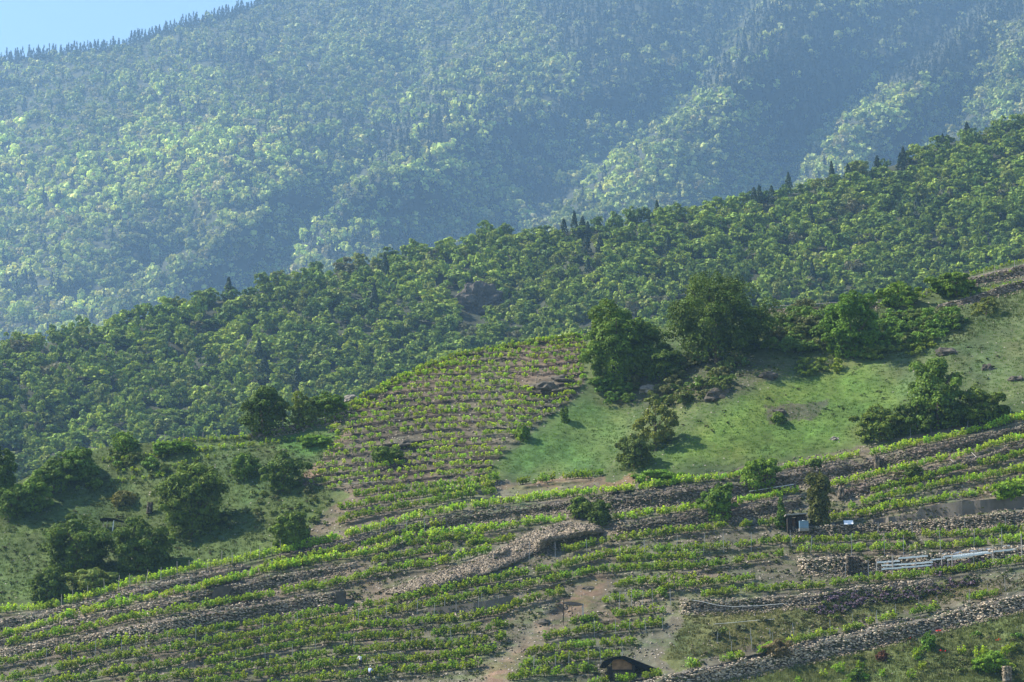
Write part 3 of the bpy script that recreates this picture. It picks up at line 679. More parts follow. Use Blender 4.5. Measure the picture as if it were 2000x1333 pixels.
for (u, v, w, h, lab, sd) in [
    (1062, 758, 3.6, 2.3, "rounded brown boulder among upper vineyard rows, facing the sun", 1), (1095, 742, 3.6, 1.8, "flat dark rock shelf right of the rounded boulder in the upper vineyard", 2),
    (795, 868, 2.8, 1.6, "grey boulder low in the middle of the upper vineyard", 4), (725, 776, 2.2, 1.4, "flat rock near the left shoulder of the upper vineyard", 6),
    (686, 778, 2.2, 1.3, "pale slanting rock on the crest right of the two rounded crest trees", 7), (1500, 735, 3.0, 1.7, "reddish rock below the big dark tree, at the top of the grass slope", 9),
    (1400, 772, 3.6, 2.6, "brown eroded rock bank below the big dark tree", 10), (1848, 690, 3.2, 2.2, "dark red rock outcrop above the feathery tree on the right", 11),
    (1930, 722, 1.9, 2.2, "upright dark rock in the grass right of the feathery tree", 12), (1525, 806, 2.2, 1.4, "small grey rock with a bush in the middle of the bright grass slope", 13),
    (1630, 858, 1.6, .8, "small pale rock at the foot of the bright grass slope", 14), (1060, 1218, 1.9, 1.3, "brown rock beside the dirt track, left of the small canopy", 15),
    (1135, 692, 1.0, .8, "white stone at the right edge of the upper vineyard", 16), (1270, 760, 3.0, 1.6, "reddish rock under the pale bushy tree", 17), (552, 886, 1.7, 1.4, "dark rock at the left tip of the bright green strip", 18),
    (480, 1112, 1.9, 1.3, "dark earth mound on the wall below the lone bush on the left", 19), (1985, 742, 2.6, 1.4, "grey rock in the grass at the right edge", 20), (1150, 1150, 1.6, .7, "flat brown slab at the upper end of the dirt track", 21)]:
    p = PN(u, v)
    m_ = M_rock if "white" not in lab and "pale" not in lab else M_stone2 if 'M_stone2' in globals() else None
    if m_ is None:
        M_stone2 = solid("pale_limestone", (0.22, 0.20, 0.17), 0.85, 0.25, 2, bump=0.4); m_ = M_stone2
    rock("boulder", lab, "rock", p + np.array([0, .3, -.1 * h]), w, h, w * .8, sd, m_, 3)
p = PN(1095, 659); rock("white_stone", "bright white stone on the skyline of the upper vineyard", "rock", p, 1.2, .7, .8, 22, M_white, 3)

# ---------------------------------------------------------------- dry stone walls
def stones(rs, C, T, size, depth=0.3, tl=.2):
    """boxes: C centre (n,3), T tangent (n,3) horizontal, size (n,2) length/height"""
    n = len(C); Up = np.array([0, 0, 1.0]); Nn = unit(np.cross(T, Up[None]))
    sgn = np.array([(-1,-1,-1),(1,-1,-1),(1,1,-1),(-1,1,-1),(-1,-1,1),(1,-1,1),(1,1,1),(-1,1,1)], float)
    j = sgn[None] * (1 + rs.uniform(-.28, .12, (n, 8, 3)))
    tilt = rs.normal(size=(n, 1, 1)) * tl
    V = C[:, None, :] + j[..., 0:1] * T[:, None, :] * size[:, None, 0:1] * .5 + j[..., 1:2] * Nn[:, None, :] * depth * .5 + (j[..., 2:3] * size[:, None, 1:2] * .5 + tilt * j[..., 0:1] * size[:, None, 0:1] * .5) * Up
    f = np.array([(0,3,2,1),(4,5,6,7),(0,1,5,4),(1,2,6,5),(2,3,7,6),(3,0,4,7)])
    Fc = (np.arange(n)[:, None, None] * 8 + f[None]).reshape(-1, 4)
    tone = .68 + 1.0 * rs.uniform(0, 1, n) ** 1.8; warm = rs.uniform(0, 1, n)
    col = np.stack([tone * (1 + .12 * warm), tone, tone * (1 - .16 * warm)], -1)
    return V.reshape(-1, 3), Fc, np.repeat(col, 6, 0)
WL = {"W1": ("long pale dry stone wall rising past the trees at lower left", 1.6), "W2": ("stony bank wall under the brightest vine row in the middle", .8), "W3": ("dry stone wall with the dark buttress at its end, lower left", 1.45),
      "W4": ("broad dry stone wall of flat grey slabs ending in a squared corner", 1.55), "W5": ("long reddish brown stone bank below the top vine row on the right", .85),
      "W6": ("brown stone bank between the round bush and the hut", .85), "W7": ("brown stone bank right of the hut with bits of timber on it", .8),
      "W8": ("dry stone wall running under the hut and the concrete wall", 1.1), "W9": ("pale stone wall with the white boards, at right", 1.7), "W10": ("low pale stone wall with a white hose along it", 1.4),
      "W11": ("tall whitish dry stone wall slanting up to the bottom right corner", 1.8), "W13": ("dark retaining wall under the end of the scree heap", .6),
      "W15": ("low pale stone wall on the crest below the lone dark round tree", 1.2), "W17": ("upper of the two pale stone walls on the crest at top right", 1.2), "W18": ("lower of the two pale stone walls below the crest at top right", 1.1)}
for n, p in WALLS:
    if n not in WL: continue
    r_ = np.random.RandomState(len(n) * 31 + int(p[0, 1])); umin, umax = max(p[0, 0], -110), min(p[-1, 0], 2110)
    us = np.arange(umin, umax, 3.0); vt = np.interp(us, p[:, 0], p[:, 1]) - 1; vb = np.interp(us, p[:, 0], p[:, 2]) + 1
    yb = ynear_l(us, (vt * .2 + vb * .8)); kx, kzb = ray(us, vb); _, kzt = ray(us, vt)
    x = kx * yb; zb = kzb * yb; zt = kzt * yb
    s = np.concatenate([[0], np.cumsum(np.hypot(np.diff(x), np.diff(yb)))]); Lh = s[-1]
    area = np.trapezoid(zt - zb, s) if hasattr(np, "trapezoid") else np.trapz(zt - zb, s)
    N_ = int(min(9500, area / (0.28 * 0.15) * 1.0))
    ss = r_.uniform(0, Lh, N_); fr_ = r_.uniform(0, 1, N_); hgt = np.interp(ss, s, zt - zb); lv = fr_ * hgt + .03 * np.sin(fr_ * hgt / .16 * 6.28)
    ragged = vnoise(ss / 1.7, ss * 0, 15)
    Cc = np.stack([np.interp(ss, s, x), np.interp(ss, s, yb) - .16 + lv * .12 + r_.normal(size=N_) * .06, np.interp(ss, s, zb) + lv + r_.normal(size=N_) * .03], -1)
    keep = lv < hgt * (0.8 + .35 * ragged); Cc = Cc[keep]; ss = ss[keep]
    T = np.stack([np.interp(ss + .3, s, x) - np.interp(ss - .3, s, x), np.interp(ss + .3, s, yb) - np.interp(ss - .3, s, yb), 0 * ss], -1); T[:, 0] += 1e-4; T = unit(T)
    sz = np.stack([.12 + .36 * r_.uniform(0, 1, len(ss)) ** 1.6, r_.uniform(.07, .17, len(ss))], -1)
    V, Fc, col = stones(r_, Cc, T, sz, .22)
    o = link("dry_stone_wall", mesh_np("dry_stone_wall", V, Fc, 4, col * WL[n][1] * np.clip(.82 + .7 * fbm(np.repeat(ss, 6) / 6.0, np.repeat(lv[keep], 6) / 1.5, 3, 3), .5, 1.3)[:, None]), M_stone); tag(o, WL[n][0], "stone wall", kind="thing")

def flat_wall(name, n, u0, u1, label, mat, thick=.35, proud=.3):
    p = [q for m, q in WALLS if m == n][0]; us = np.arange(u0, u1 + .1, 6.0); vt = np.interp(us, p[:, 0], p[:, 1]) - 1.5; vb = np.interp(us, p[:, 0], p[:, 2]) + 3
    yb = ynear_l(us, vt * .3 + vb * .7) - proud; kx, kzb = ray(us, vb); _, kzt = ray(us, vt); V = []; Fc = []
    for i in range(len(us)):
        X = kx[i] * yb[i]; V += [(X, yb[i], kzb[i] * yb[i] - .5), (X, yb[i] + .15, kzt[i] * yb[i]), (X, yb[i] + .15 + thick, kzt[i] * yb[i]), (X, yb[i] + thick, kzb[i] * yb[i] - .5)]
        if i:
            a = 4 * (i - 1); b = 4 * i; Fc += [(a, b, b + 1, a + 1), (a + 1, b + 1, b + 2, a + 2), (a + 2, b + 2, b + 3, a + 3)]
    e = 4 * (len(us) - 1); Fc += [(0, 1, 2, 3), (e + 3, e + 2, e + 1, e)]
    return tag(merge_parts(name, [(V, Fc)], mat), label, "wall")
flat_wall("concrete_wall", "W14", 1700, 2110, "smooth stepped concrete retaining wall at right, stained brownish grey", M_concrete)
flat_wall("concrete_wall", "W12", 835, 1003, "low grey rendered retaining wall between vine rows in the lower middle", M_concrete)

# scree heap: loose slabs
rs = np.random.RandomState(12)
def in_poly_pts(pol, n, rs):
    a = np.array(pol); out = []
    while sum(map(len, out)) < n:
        u = rs.uniform(a[:, 0].min(), a[:, 0].max(), n * 3); v = rs.uniform(a[:, 1].min(), a[:, 1].max(), n * 3); m = inside(pol, u, v); out.append(np.stack([u[m], v[m]], -1))
    return np.concatenate(out)[:n]
def loose(pts, smin, smax, rs, tone=1.0, lift=.04):
    P = PN(pts[:, 0], pts[:, 1]); P[:, 1] -= .12; P[:, 2] += lift; n = len(P); a = rs.uniform(-.9, .9, n); T = np.stack([np.cos(a), np.sin(a), 0 * a], -1)
    sz = np.stack([rs.uniform(smin, smax, n), rs.uniform(smin * .35, smax * .5, n)], -1); V, Fc, col = stones(rs, P, T, sz, (smin + smax) * .45, .45); return V, Fc, col * tone
V, Fc, col = loose(in_poly_pts(SCREE, 5200, rs), .15, .5, rs, .72)
o = link("scree", mesh_np("scree", V, Fc, 4, col), M_stone); tag(o, "long heap of loose grey and reddish stone slabs slanting through the vines", "scree", kind="stuff")
allp = []
for n, p in WALLS:
    us = rs.uniform(max(p[0, 0], -60), min(p[-1, 0], 2060), int((min(p[-1, 0], 2060) - max(p[0, 0], -60)) * 1.1)); allp.append(np.stack([us, np.interp(us, p[:, 0], p[:, 2]) + rs.uniform(-3, 9, len(us))], -1))
b_ = in_poly_pts([(x, y) for x, y in LOWER if True], 1, rs)
lowpts = in_poly_pts([(-60,1330),(0,1200),(200,1165),(300,1130),(540,1085),(640,1000),(960,940),(1240,945),(1700,870),(2060,810),(2060,1200),(1700,1260),(1300,1345),(-60,1345)], 5200, rs)
keep = vnoise(lowpts[:, 0] / 60, lowpts[:, 1] / 14, 5) > .42; allp.append(lowpts[keep]); allp.append(in_poly_pts(UPPOLY, 1500, rs))
V, Fc, col = loose(np.concatenate(allp), .08, .32, rs, .95, .0)
o = link("loose_stones", mesh_np("loose_stones", V, Fc, 4, col), M_stone); tag(o, "scattered loose stones on the vineyard banks", "stones", kind="stuff")

# ---------------------------------------------------------------- vines
rs = np.random.RandomState(5)
def vine_np(seed, w=.85, h=1.22, n=72, leaf=.17):
    r = np.random.RandomState(seed); ns = r.randint(7, 11); sx = r.uniform(-.5, .5, ns) * w; top = r.uniform(.62, 1.08, ns) * h; lean = r.normal(size=ns) * .12
    k = r.randint(0, ns, n); t = r.uniform(0, 1, n) ** .8; z = .22 * h + (top[k] - .22 * h) * t
    P = np.stack([sx[k] + lean[k] * t + r.normal(size=n) * .09, r.normal(size=n) * .16, z], -1)
    Nn = unit(r.normal(size=(n, 3)) * .8 + np.array([-.25, -.45, .55])); Q = cards(r, P, Nn, leaf)
    tv = r.uniform(.6, 1.45, n) * (0.8 + .3 * t); return Q, np.stack([tv * r.uniform(.9, 1.15, n), tv, tv * .9], -1)
vprot = [vine_np(300 + k) for k in range(10)] + [vine_np(320 + k, .62, .95, 46, .17) for k in range(6)]
V_COL = np.array((0.225, 0.345, 0.045))
Pv = []; kv = []; sv = []; rid = []; bright = []
BR = {"A": 1.4, "B": 1.35, "CR2": 1.2, "D1": 1.05, "Nn": 1.0, "C": 1.0, "A2": .95, "A3": .95, "C1": .8, "C2": .75, "P": .85, "Q": 1.1, "E": .85, "F": .8, "G": .75, "Hh": .75, "I": .78, "J": .85}
THIN = {"Nn": .25, "K1": .1, "K3": .08, "A4": .25, "P": .15, "C2": .15}
for n, p in ROWS:
    us = np.arange(p[0, 0], p[-1, 0], 1.0); us = us[(us > -100) & (us < 2100)]; vs = np.interp(us, p[:, 0], p[:, 1]) + 9
    P = PN(us, vs); s = np.concatenate([[0], np.cumsum(np.linalg.norm(np.diff(P[:, :2], axis=0), axis=1))])
    k = np.arange(.3, s[-1], .56); k = k + rs.uniform(-.2, .2, len(k)); uu = np.interp(k, s, us); vv = np.interp(uu, p[:, 0], p[:, 1]) + 9 + rs.uniform(-1.5, 1.5, len(uu))
    gap = vnoise(uu / 26.0, uu * 0 + p[0, 1], 6) < THIN.get(n, .10); drop = gap | (rs.uniform(size=len(uu)) < .05)
    # no vines where the track, the bushes or the scree heap stand
    drop |= inside([(940,1345),(990,1290),(1045,1225),(1090,1190),(1150,1140),(1180,1125),(1180,1150),(1130,1205),(1060,1250),(1010,1300),(975,1345)], uu, vv) | inside(SCREE, uu, vv)
    drop |= inside([(1100,990),(1200,990),(1200,1030),(1100,1030)], uu, vv)
    uu, vv = uu[~drop], vv[~drop]; Pp = PN(uu, vv); Pp[:, 2] -= .06
    Pv.append(Pp); kv.append(rs.randint(0, 10, len(uu))); sv.append(rs.uniform(.78, 1.14, len(uu)) * (0.88 + .25 * vnoise(uu / 60, uu * 0, 8))); rid += [n] * len(uu); bright.append(np.full(len(uu), BR.get(n, .85)))
for i, (us, vs) in enumerate(UPROWS):
    u = np.arange(592, 1146, 1.0); P = PN(u, np.interp(u, us, vs) + 5); s = np.concatenate([[0], np.cumsum(np.linalg.norm(np.diff(P[:, :2], axis=0), axis=1))])
    k = np.arange(.2, s[-1], .60); k = k + rs.uniform(-.3, .3, len(k)); uu = np.interp(k, s, u); vv = np.interp(uu, us, vs) + 5 + rs.uniform(-1.6, 1.6, len(uu))
    ok = inside(UPPOLY, uu, vv) & (rs.uniform(size=len(uu)) > .15) & (vv > CREST(uu) + 2)
    for cu, cv, ru, rv, am in OUTC: ok &= ((uu - cu) / ru) ** 2 + ((vv - cv) / rv) ** 2 > .8
    uu, vv = uu[ok], vv[ok]; Pv.append(PN(uu, vv)); kv.append(rs.randint(10, 16, len(uu))); sv.append(rs.uniform(.68, 1.05, len(uu))); rid += ["UP"] * len(uu); bright.append(np.full(len(uu), 1.15))
# crest row and the small plots at upper left and top right, loose vines at the bottom right
def extra(pts, step, rid_, smin=.7, smax=1.0, br=.95, jit=2, small=True):
    a = np.array(pts, float); u = np.arange(a[0, 0], a[-1, 0], 1.0); P = PN(u, np.interp(u, a[:, 0], a[:, 1])); s = np.concatenate([[0], np.cumsum(np.linalg.norm(np.diff(P[:, :2], axis=0), axis=1))])
    k = np.arange(0, s[-1], step); k = k + rs.uniform(-.3, .3, len(k)) * step; uu = np.interp(k, s, u); vv = np.interp(uu, a[:, 0], a[:, 1]) + rs.uniform(-jit, jit, len(uu))
    Pv.append(PN(uu, vv)); kv.append(rs.randint(10, 16, len(uu)) if small else rs.randint(0, 10, len(uu))); sv.append(rs.uniform(smin, smax, len(uu))); bright.append(np.full(len(uu), br)); rid.extend([rid_] * len(uu))
extra([(640,822),(700,786),(760,751),(830,720),(900,697),(1000,679),(1100,664),(1142,658)], .55, "UP", .85, 1.15)
extra([(640,828),(700,795),(760,760),(830,730),(900,708)], .7, "UP")
extra([(300,872),(400,862),(480,858),(560,845),(640,828)], .8, "UL")
extra([(380,885),(500,872),(620,858)], .9, "UL"); extra([(200,905),(300,895),(420,880)], 1.0, "UL"); extra([(230,925),(330,915),(430,895)], 1.0, "UL"); extra([(150,960),(220,945),(330,930)], 1.2, "UL")
extra([(1740,592),(1800,578),(1850,560),(1920,532),(2060,500)], .7, "UR"); extra([(1760,600),(1850,568),(1930,548),(2060,515)], .9, "UR"); extra([(1880,585),(1950,565),(2060,540)], .9, "UR")
for k in range(26):
    u = 1480 + rs.uniform(0, 560); v = np.interp(u, [1480, 2040], [1330, 1215]) + rs.uniform(6, 100)
    if v > 1345: continue
    Pv.append(PN(np.array([u]), np.array([v]))); kv.append(rs.randint(0, 10, 1)); sv.append(rs.uniform(.9, 1.25, 1)); bright.append(np.array([1.0])); rid.append("BR")
Pv = np.concatenate(Pv); kv = np.concatenate(kv); sv = np.concatenate(sv); bright = np.concatenate(bright); rid = np.array(rid)
nv = len(Pv); vcol = V_COL * bright[:, None] * rs.uniform(.8, 1.2, (nv, 1)) * np.stack([rs.uniform(.85, 1.2, nv), np.ones(nv), rs.uniform(.8, 1.3, nv)], -1)
yawv = np.where(kv < 10, rs.normal(size=nv) * .25, rs.uniform(0, 6.28, nv)); yawv = np.where(rs.uniform(size=nv) < .5, yawv + math.pi, yawv)
print("vines", nv)
un_ = 1000 + F * Pv[:, 0] / (Pv[:, 1] * math.cos(PITCH) + Pv[:, 2] * math.sin(PITCH)); cz = (-Pv[:, 1] * math.sin(PITCH) + Pv[:, 2] * math.cos(PITCH)) / (Pv[:, 1] * math.cos(PITCH) + Pv[:, 2] * math.sin(PITCH)); vn_ = 666.5 - cz * F
invis = (un_ > 4) & (un_ < 1996) & (vn_ < 1331)
size_px = sv / Pv[:, 1] * invis * np.where(kv < 10, 1, .6)
indv = np.argsort(-size_px)[:300]; restv = np.setdiff1d(np.arange(nv), indv)
Q, C_ = scatter_stuff(Pv[restv], yawv[restv], np.repeat(sv[restv][:, None], 3, 1), kv[restv], vcol[restv], vprot)
o = link("vine_rows", quads_mesh("vine_rows", Q, C_), M_vine); tag(o, "rows of leafy young green grapevines along the terraces", "vines", kind="stuff")
vmesh = []
for Q, c_ in vprot:
    me = quads_mesh("vine_foliage", Q, c_); me.materials.append(M_vine); vmesh.append(me)
tv_, tf_ = tube_np([(0, 0, -.15), (.03, 0, .2), (-.02, .02, .45), (.1, 0, .7)], [.05, .045, .04, .02], 5)
me_tr = bpy.data.meshes.new("vine_trunk"); me_tr.from_pydata([tuple(x) for x in tv_], [], [tuple(q) for q in tf_]); me_tr.materials.append(M_bark)
VW = {"Nn": "row on top of the whitish wall", "L1": "short row before the gabled hut", "K7": "lowest row left of the gabled hut", "K6": "second row above the gabled hut", "K5": "third row above the gabled hut",
      "K4": "fourth row above the gabled hut", "K3": "row right of the small canopy", "K2": "row above the small canopy", "K1": "top short row right of the track", "J": "lowest row below the two workers", "I": "row beside the lower worker",
      "Hh": "row just above the two workers", "G": "second row above the two workers", "F": "third row above the two workers", "F2": "row at the bottom left corner", "E": "long row below the scree heap", "D": "long row touching the scree foot",
      "D1": "vine band above the white boards", "Mm": "row below the white boards", "R1": "short row left of the board fence", "R2": "short row below the egg-shaped bush", "C": "long row above the slab wall", "B": "long row under the top one"}
ORD = "first second third fourth fifth sixth seventh eighth ninth tenth eleventh twelfth thirteenth fourteenth fifteenth sixteenth seventeenth eighteenth nineteenth".split()
TENS = ["", "", "twenty", "thirty", "forty", "fifty", "sixty", "seventy", "eighty", "ninety"]
def ordinal(n):
    if n <= 19: return ORD[n - 1]
    if n >= 100: return "hundred-and-" + ordinal(n - 100) if n > 100 else "hundredth"
    return TENS[n // 10][:-1] + "ieth" if n % 10 == 0 else TENS[n // 10] + "-" + ORD[n % 10 - 1]
RANK = {}
for q in set(rid):
    ii = np.where((rid == q) & invis)[0]; ii = ii[np.argsort(un_[ii])]
    for k_, j_ in enumerate(ii): RANK[j_] = k_ + 1
for j in indv:
    loc = VW.get(rid[j], "lower terrace row") if rid[j] != "BR" else "rough grass at bottom right"; t_ = "tall" if sv[j] > 1.18 else "leafy"
    o = thing("grapevine", "%s green vine, %s from the left in the %s" % (t_, ordinal(RANK[j]), loc), "vine", Pv[j], yawv[j], "vines in the " + loc); o.scale = (float(sv[j]),) * 3
    a = bpy.data.objects.new("foliage", vmesh[kv[j]]); a.color = (*[float(x) for x in vcol[j]], 1); a.parent = o; COL.objects.link(a)
    b = bpy.data.objects.new("stem", me_tr); b.parent = o; COL.objects.link(b)
# trunks of the other vines belong to the stuff
vs_ = np.array(tv_); nT = len(vs_); tfq = np.array([q for q in tf_ if len(q) == 4])
Vt = (vs_[None] * sv[restv][:, None, None] + Pv[restv][:, None, :]).reshape(-1, 3); Ft = (np.arange(len(restv))[:, None, None] * nT + tfq[None]).reshape(-1, 4)
o = link("vine_stems", mesh_np("vine_stems", Vt, Ft, 4), M_bark); tag(o, "dark gnarled stems under the vine foliage", "vine stems", kind="stuff")

# ---------------------------------------------------------------- trees and shrubs of the near hill
def kw_sparse(d): return d < .9
def tree(u, vb, wpx, hpx, col, label, seed, name="tree", shape='round', dens=1.0, leaf=.22, cat="tree", low=-.55, ncl=None, group=None, fill=1.0, trunk=True):
    P = PN(u, vb); y = float(P[1]); k = y / F; w = wpx * k; h = hpx * k * 1.02
    n = int(min(26000, dens * 105 * (w * h * 1.5 + w * w * .4) * (.30 / leaf) ** 2 * .5)); n = max(n, 120)
    t = thing(name, label, cat, P + np.array([0, 0, -.1]), 0, group)
    Q, c_ = crown_np(seed, w * 1.08, h * 1.04, leaf, n, ncl or int(np.clip(w * h * .55, 26, 110)), low, shape, fill)
    ns_ = int(n * (.10 if kw_sparse(dens) else .36)); Q2, c2 = shell_np(seed, w * .92, h * .97, leaf, ns_, shape)
    Q = np.concatenate([Q, Q2]); c_ = np.concatenate([c_, c2])
    Q = Q + np.array([0, w * .12, 0]); col = (2.0 * col[0], 1.95 * col[1], 0.9 * col[2])
    me = quads_mesh("crown", Q, c_); cr_ = link("crown", me, M_tree, t); cr_.color = (*col, 1)
    if trunk:
        r = np.random.RandomState(seed); merge_parts("trunk", trunk_parts(r, w, h, max(.05, w * .028)), M_bark, t)
    return t
DK = (0.040, 0.066, 0.024); MD = (0.058, 0.098, 0.028); LG = (0.085, 0.140, 0.036); OL = (0.075, 0.092, 0.038); GY = (0.085, 0.088, 0.06)
TREES = [
 (1402,706,206,182,DK,"big dark broad tree dominating the crest right of the vineyard",1,{"shape":"bush"}),
 (1205,755,132,166,MD,"bushy mid green tree left of the big dark tree",2,{}),
 (1265,735,100,110,(0.06,0.095,0.03),"low leafy tree filling the gap left of the big dark tree",3,{"shape":"bush"}),
 (1300,745,90,80,DK,"dark shaded shrub at the foot of the big dark tree",4,{"shape":"bush"}),
 (1665,700,120,138,(0.052,0.100,0.026),"rich green leafy tree by the end of the flat grassy ledge",5,{}),
 (1755,600,80,56,LG,"bright round bush on the crest right of the leafy ledge tree",6,{"shape":"bush"}),
 (1868,580,96,54,MD,"dark rounded bush on the upper right crest",7,{"shape":"bush"}),
 (1926,616,52,40,OL,"sparse olive shrub below the dark rounded bush at upper right",8,{"shape":"bush","dens":.5}),
 (1832,838,118,148,(0.062,0.105,0.038),"feathery light green tree rising from the thicket at right",9,{"dens":.75}),
 (1720,862,105,72,(0.058,0.085,0.028),"left dark bush of the thicket at right",10,{"shape":"bush"}),
 (1790,846,90,70,DK,"dark bush under the feathery tree",11,{"shape":"bush"}),
 (1915,828,110,82,(0.055,0.085,0.026),"wide bush at the right end of the thicket",12,{"shape":"bush"}),
 (1862,836,70,60,DK,"low dark bush right under the feathery tree",13,{"shape":"bush"}),
 (1280,880,88,108,OL,"thin olive tree on the grass dip, behind the round dark bush",14,{"dens":.6}),
 (1240,916,74,74,(0.05,0.072,0.03),"round dark bush in front of the thin olive tree",15,{"shape":"bush"}),
 (1484,960,80,72,(0.07,0.12,0.03),"round bright bush on the stone bank below the grass slope",16,{"shape":"bush","leaf":.24}),
 (1404,1018,66,80,(0.06,0.105,0.03),"egg-shaped green bush standing in the vines left of the hut",17,{"shape":"bush","leaf":.24}),
 (1600,1026,58,110,(0.05,0.058,0.034),"tall narrow brownish green tree beside the hut",18,{"shape":"column","leaf":.22}),
 (1527,1034,32,66,(0.045,0.08,0.03),"small pointed conifer at the left side of the hut",19,{"shape":"cone","leaf":.2}),
 (1594,917,24,24,DK,"tiny dark round shrub directly above the narrow tree",20,{"shape":"bush","leaf":.2}),
 (1786,936,36,34,(0.045,0.068,0.03),"small dark shrub on the brown bank right of the hut",21,{"shape":"bush","leaf":.22}),
 (1972,976,70,42,(0.08,0.14,0.03),"bright low bush at the end of the concrete wall",22,{"shape":"bush","leaf":.24}),
 (1136,1012,54,46,(0.065,0.098,0.036),"left rounder half of the twin bush on the scree heap",23,{"shape":"bush","leaf":.22}),
 (1170,1026,50,54,(0.042,0.066,0.026),"right darker half of the twin bush on the scree heap",24,{"shape":"bush","leaf":.22}),
 (571,1072,80,78,(0.055,0.088,0.028),"lone round dark bush at the left end of the bright vine row",25,{"shape":"bush","leaf":.25}),
 (478,938,60,62,(0.06,0.10,0.032),"leftmost of two bushes below the vineyard shoulder",26,{"shape":"bush"}),
 (552,962,84,86,(0.045,0.075,0.028),"dark rounded bush left of the upper vineyard",27,{"shape":"bush"}),
 (372,1052,140,148,(0.055,0.085,0.030),"broad leafy tree in the middle of the left slope",28,{}),
 (272,1116,112,108,(0.048,0.078,0.028),"dense dark tree between two larger ones on the left slope",29,{"shape":"bush"}),
 (148,1125,138,120,(0.045,0.074,0.026),"large round dark tree low on the left slope",30,{}),
 (92,1180,74,74,(0.045,0.072,0.030),"dark bush under the left side of the large round tree",31,{"shape":"bush"}),
 (178,1152,92,44,(0.085,0.115,0.055),"pale greyish shrub at the foot of the large round tree",32,{"shape":"bush"}),
 (515,848,108,98,(0.040,0.066,0.024),"lone dark round tree on the crest left of the vineyard",33,{}),
 (592,832,60,66,(0.07,0.098,0.034),"mottled olive tree right of the lone dark crest tree",34,{"shape":"bush"}),
 (640,812,70,50,MD,"rounded green bush at the right end of the crest trees",35,{"shape":"bush"}),
 (242,884,58,44,(0.075,0.125,0.034),"bright bushy shrub standing on the left crest",36,{"shape":"bush"}),
 (150,940,90,72,(0.05,0.09,0.026),"right tree of the clump descending the left crest",37,{"shape":"bush"}),
 (105,962,80,72,(0.048,0.082,0.026),"middle dark tree of the clump descending the left crest",38,{"shape":"bush"}),
 (62,1000,76,78,(0.07,0.12,0.034),"sunlit bush at the lower end of the left crest clump",39,{"shape":"bush"}),
 (22,1012,70,70,(0.05,0.085,0.028),"dark bush at the left edge below the crest clump",40,{"shape":"bush"}),
 (-2,985,70,110,(0.04,0.07,0.024),"tall dark tree cut by the left edge of the picture",41,{}),
 (1103,826,20,34,(0.06,0.10,0.035),"small upright sapling beside the upper vineyard's right edge",42,{"leaf":.2}),
 (1022,862,28,36,(0.07,0.12,0.036),"small green shrub where the vineyard meets the bright grass",43,{"shape":"bush","leaf":.2}),
 (1520,828,32,26,(0.06,0.10,0.03),"little green bush beside the rock on the grass slope",44,{"shape":"bush","leaf":.2}),
 (240,988,60,32,GY,"greyish brushwood shrub on the left slope above the small canopy",45,{"shape":"bush","leaf":.2}),
 (1521,1282,52,36,(0.09,0.075,0.085),"purplish grey lavender shrub on top of the whitish wall",46,{"shape":"bush","leaf":.12}),
 (1722,1292,24,22,(0.07,0.035,0.05),"small dark purple flowering bush below the whitish wall",47,{"shape":"bush","leaf":.12}),
 (752,900,64,30,(0.055,0.09,0.03),"low green bush at the bottom of the upper vineyard",48,{"shape":"bush","leaf":.2}),
 (186,958,26,28,(0.055,0.09,0.03),"tiny round shrub left of the small plots on the left crest",49,{"shape":"bush","leaf":.2}),
 (1940,1312,80,40,(0.07,0.125,0.03),"bright low bush near the bottom right corner",50,{"shape":"bush","leaf":.2}),
 (1815,1272,30,40,(0.06,0.115,0.035),"upright leafy plant below the whitish wall",51,{"shape":"bush","leaf":.18}),
 (1675,1330,34,26,(0.05,0.085,0.03),"low dark shrub at the bottom edge under the whitish wall",52,{"shape":"bush","leaf":.2}),
 (620,870,70,22,(0.07,0.13,0.035),"bright green low shrub strip at the left shoulder of the vineyard",53,{"shape":"bush","leaf":.22}),
 (345,884,90,24,(0.065,0.12,0.032),"long low green hedge along the left crest",54,{"shape":"bush","leaf":.22}),
 (1290,940,100,26,(0.075,0.14,0.035),"low bright green brush above the vine row, below the round dark bush",55,{"shape":"bush","leaf":.22}),
]
for u, vb, w_, h_, col, lab, sd, kw in TREES:
    isb = kw.get("shape") == "bush"
    tree(u, vb, w_, h_, col, lab, 400 + sd, name="shrub" if isb else "tree", cat="shrub" if isb else "tree", trunk=True, **kw)
# small shrubs scattered over the scrubby ground below the crest, each on its own
rs = np.random.RandomState(33)
small = []
def shr(n, pol, wr, cols, where, lf=.2):
    for (u, v) in in_poly_pts(pol, n, rs): small.append((u, v, rs.uniform(*wr), cols[rs.randint(len(cols))], where, lf))
YG_ = (0.13, 0.155, 0.03)
shr(60, [(1490,640),(1560,612),(1640,640),(1690,690),(1600,700),(1500,690)], (24, 54), [OL, (0.085,.13,.04), GY, (0.07,.11,.035)], "in the scrub between the big dark tree and the leafy ledge tree")
shr(50, [(1700,640),(1800,610),(1880,625),(1860,665),(1780,680),(1710,690)], (24, 50), [(0.085,.14,.035), OL, (0.075,.12,.035)], "in the scrub right of the leafy ledge tree")
shr(34, [(1540,720),(1700,690),(1830,665),(1820,690),(1700,715),(1560,750)], (16, 34), [YG_, (0.10,.13,.035)], "along the yellow flowering edge above the grass slope")
shr(66, [(1200,770),(1260,730),(1340,700),(1470,700),(1440,760),(1330,800),(1230,800)], (18, 42), [OL, GY, (0.07,.105,.035)], "on the rocky bank below the big dark tree")
shr(20, [(1150,760),(1200,740),(1240,770),(1180,800)], (16, 36), [(0.075,.12,.035)], "under the bushy mid green tree")
shr(22, [(90,930),(200,890),(330,880),(330,930),(200,950)], (14, 34), [(0.08,.13,.035), OL], "on the weedy plots of the left crest")
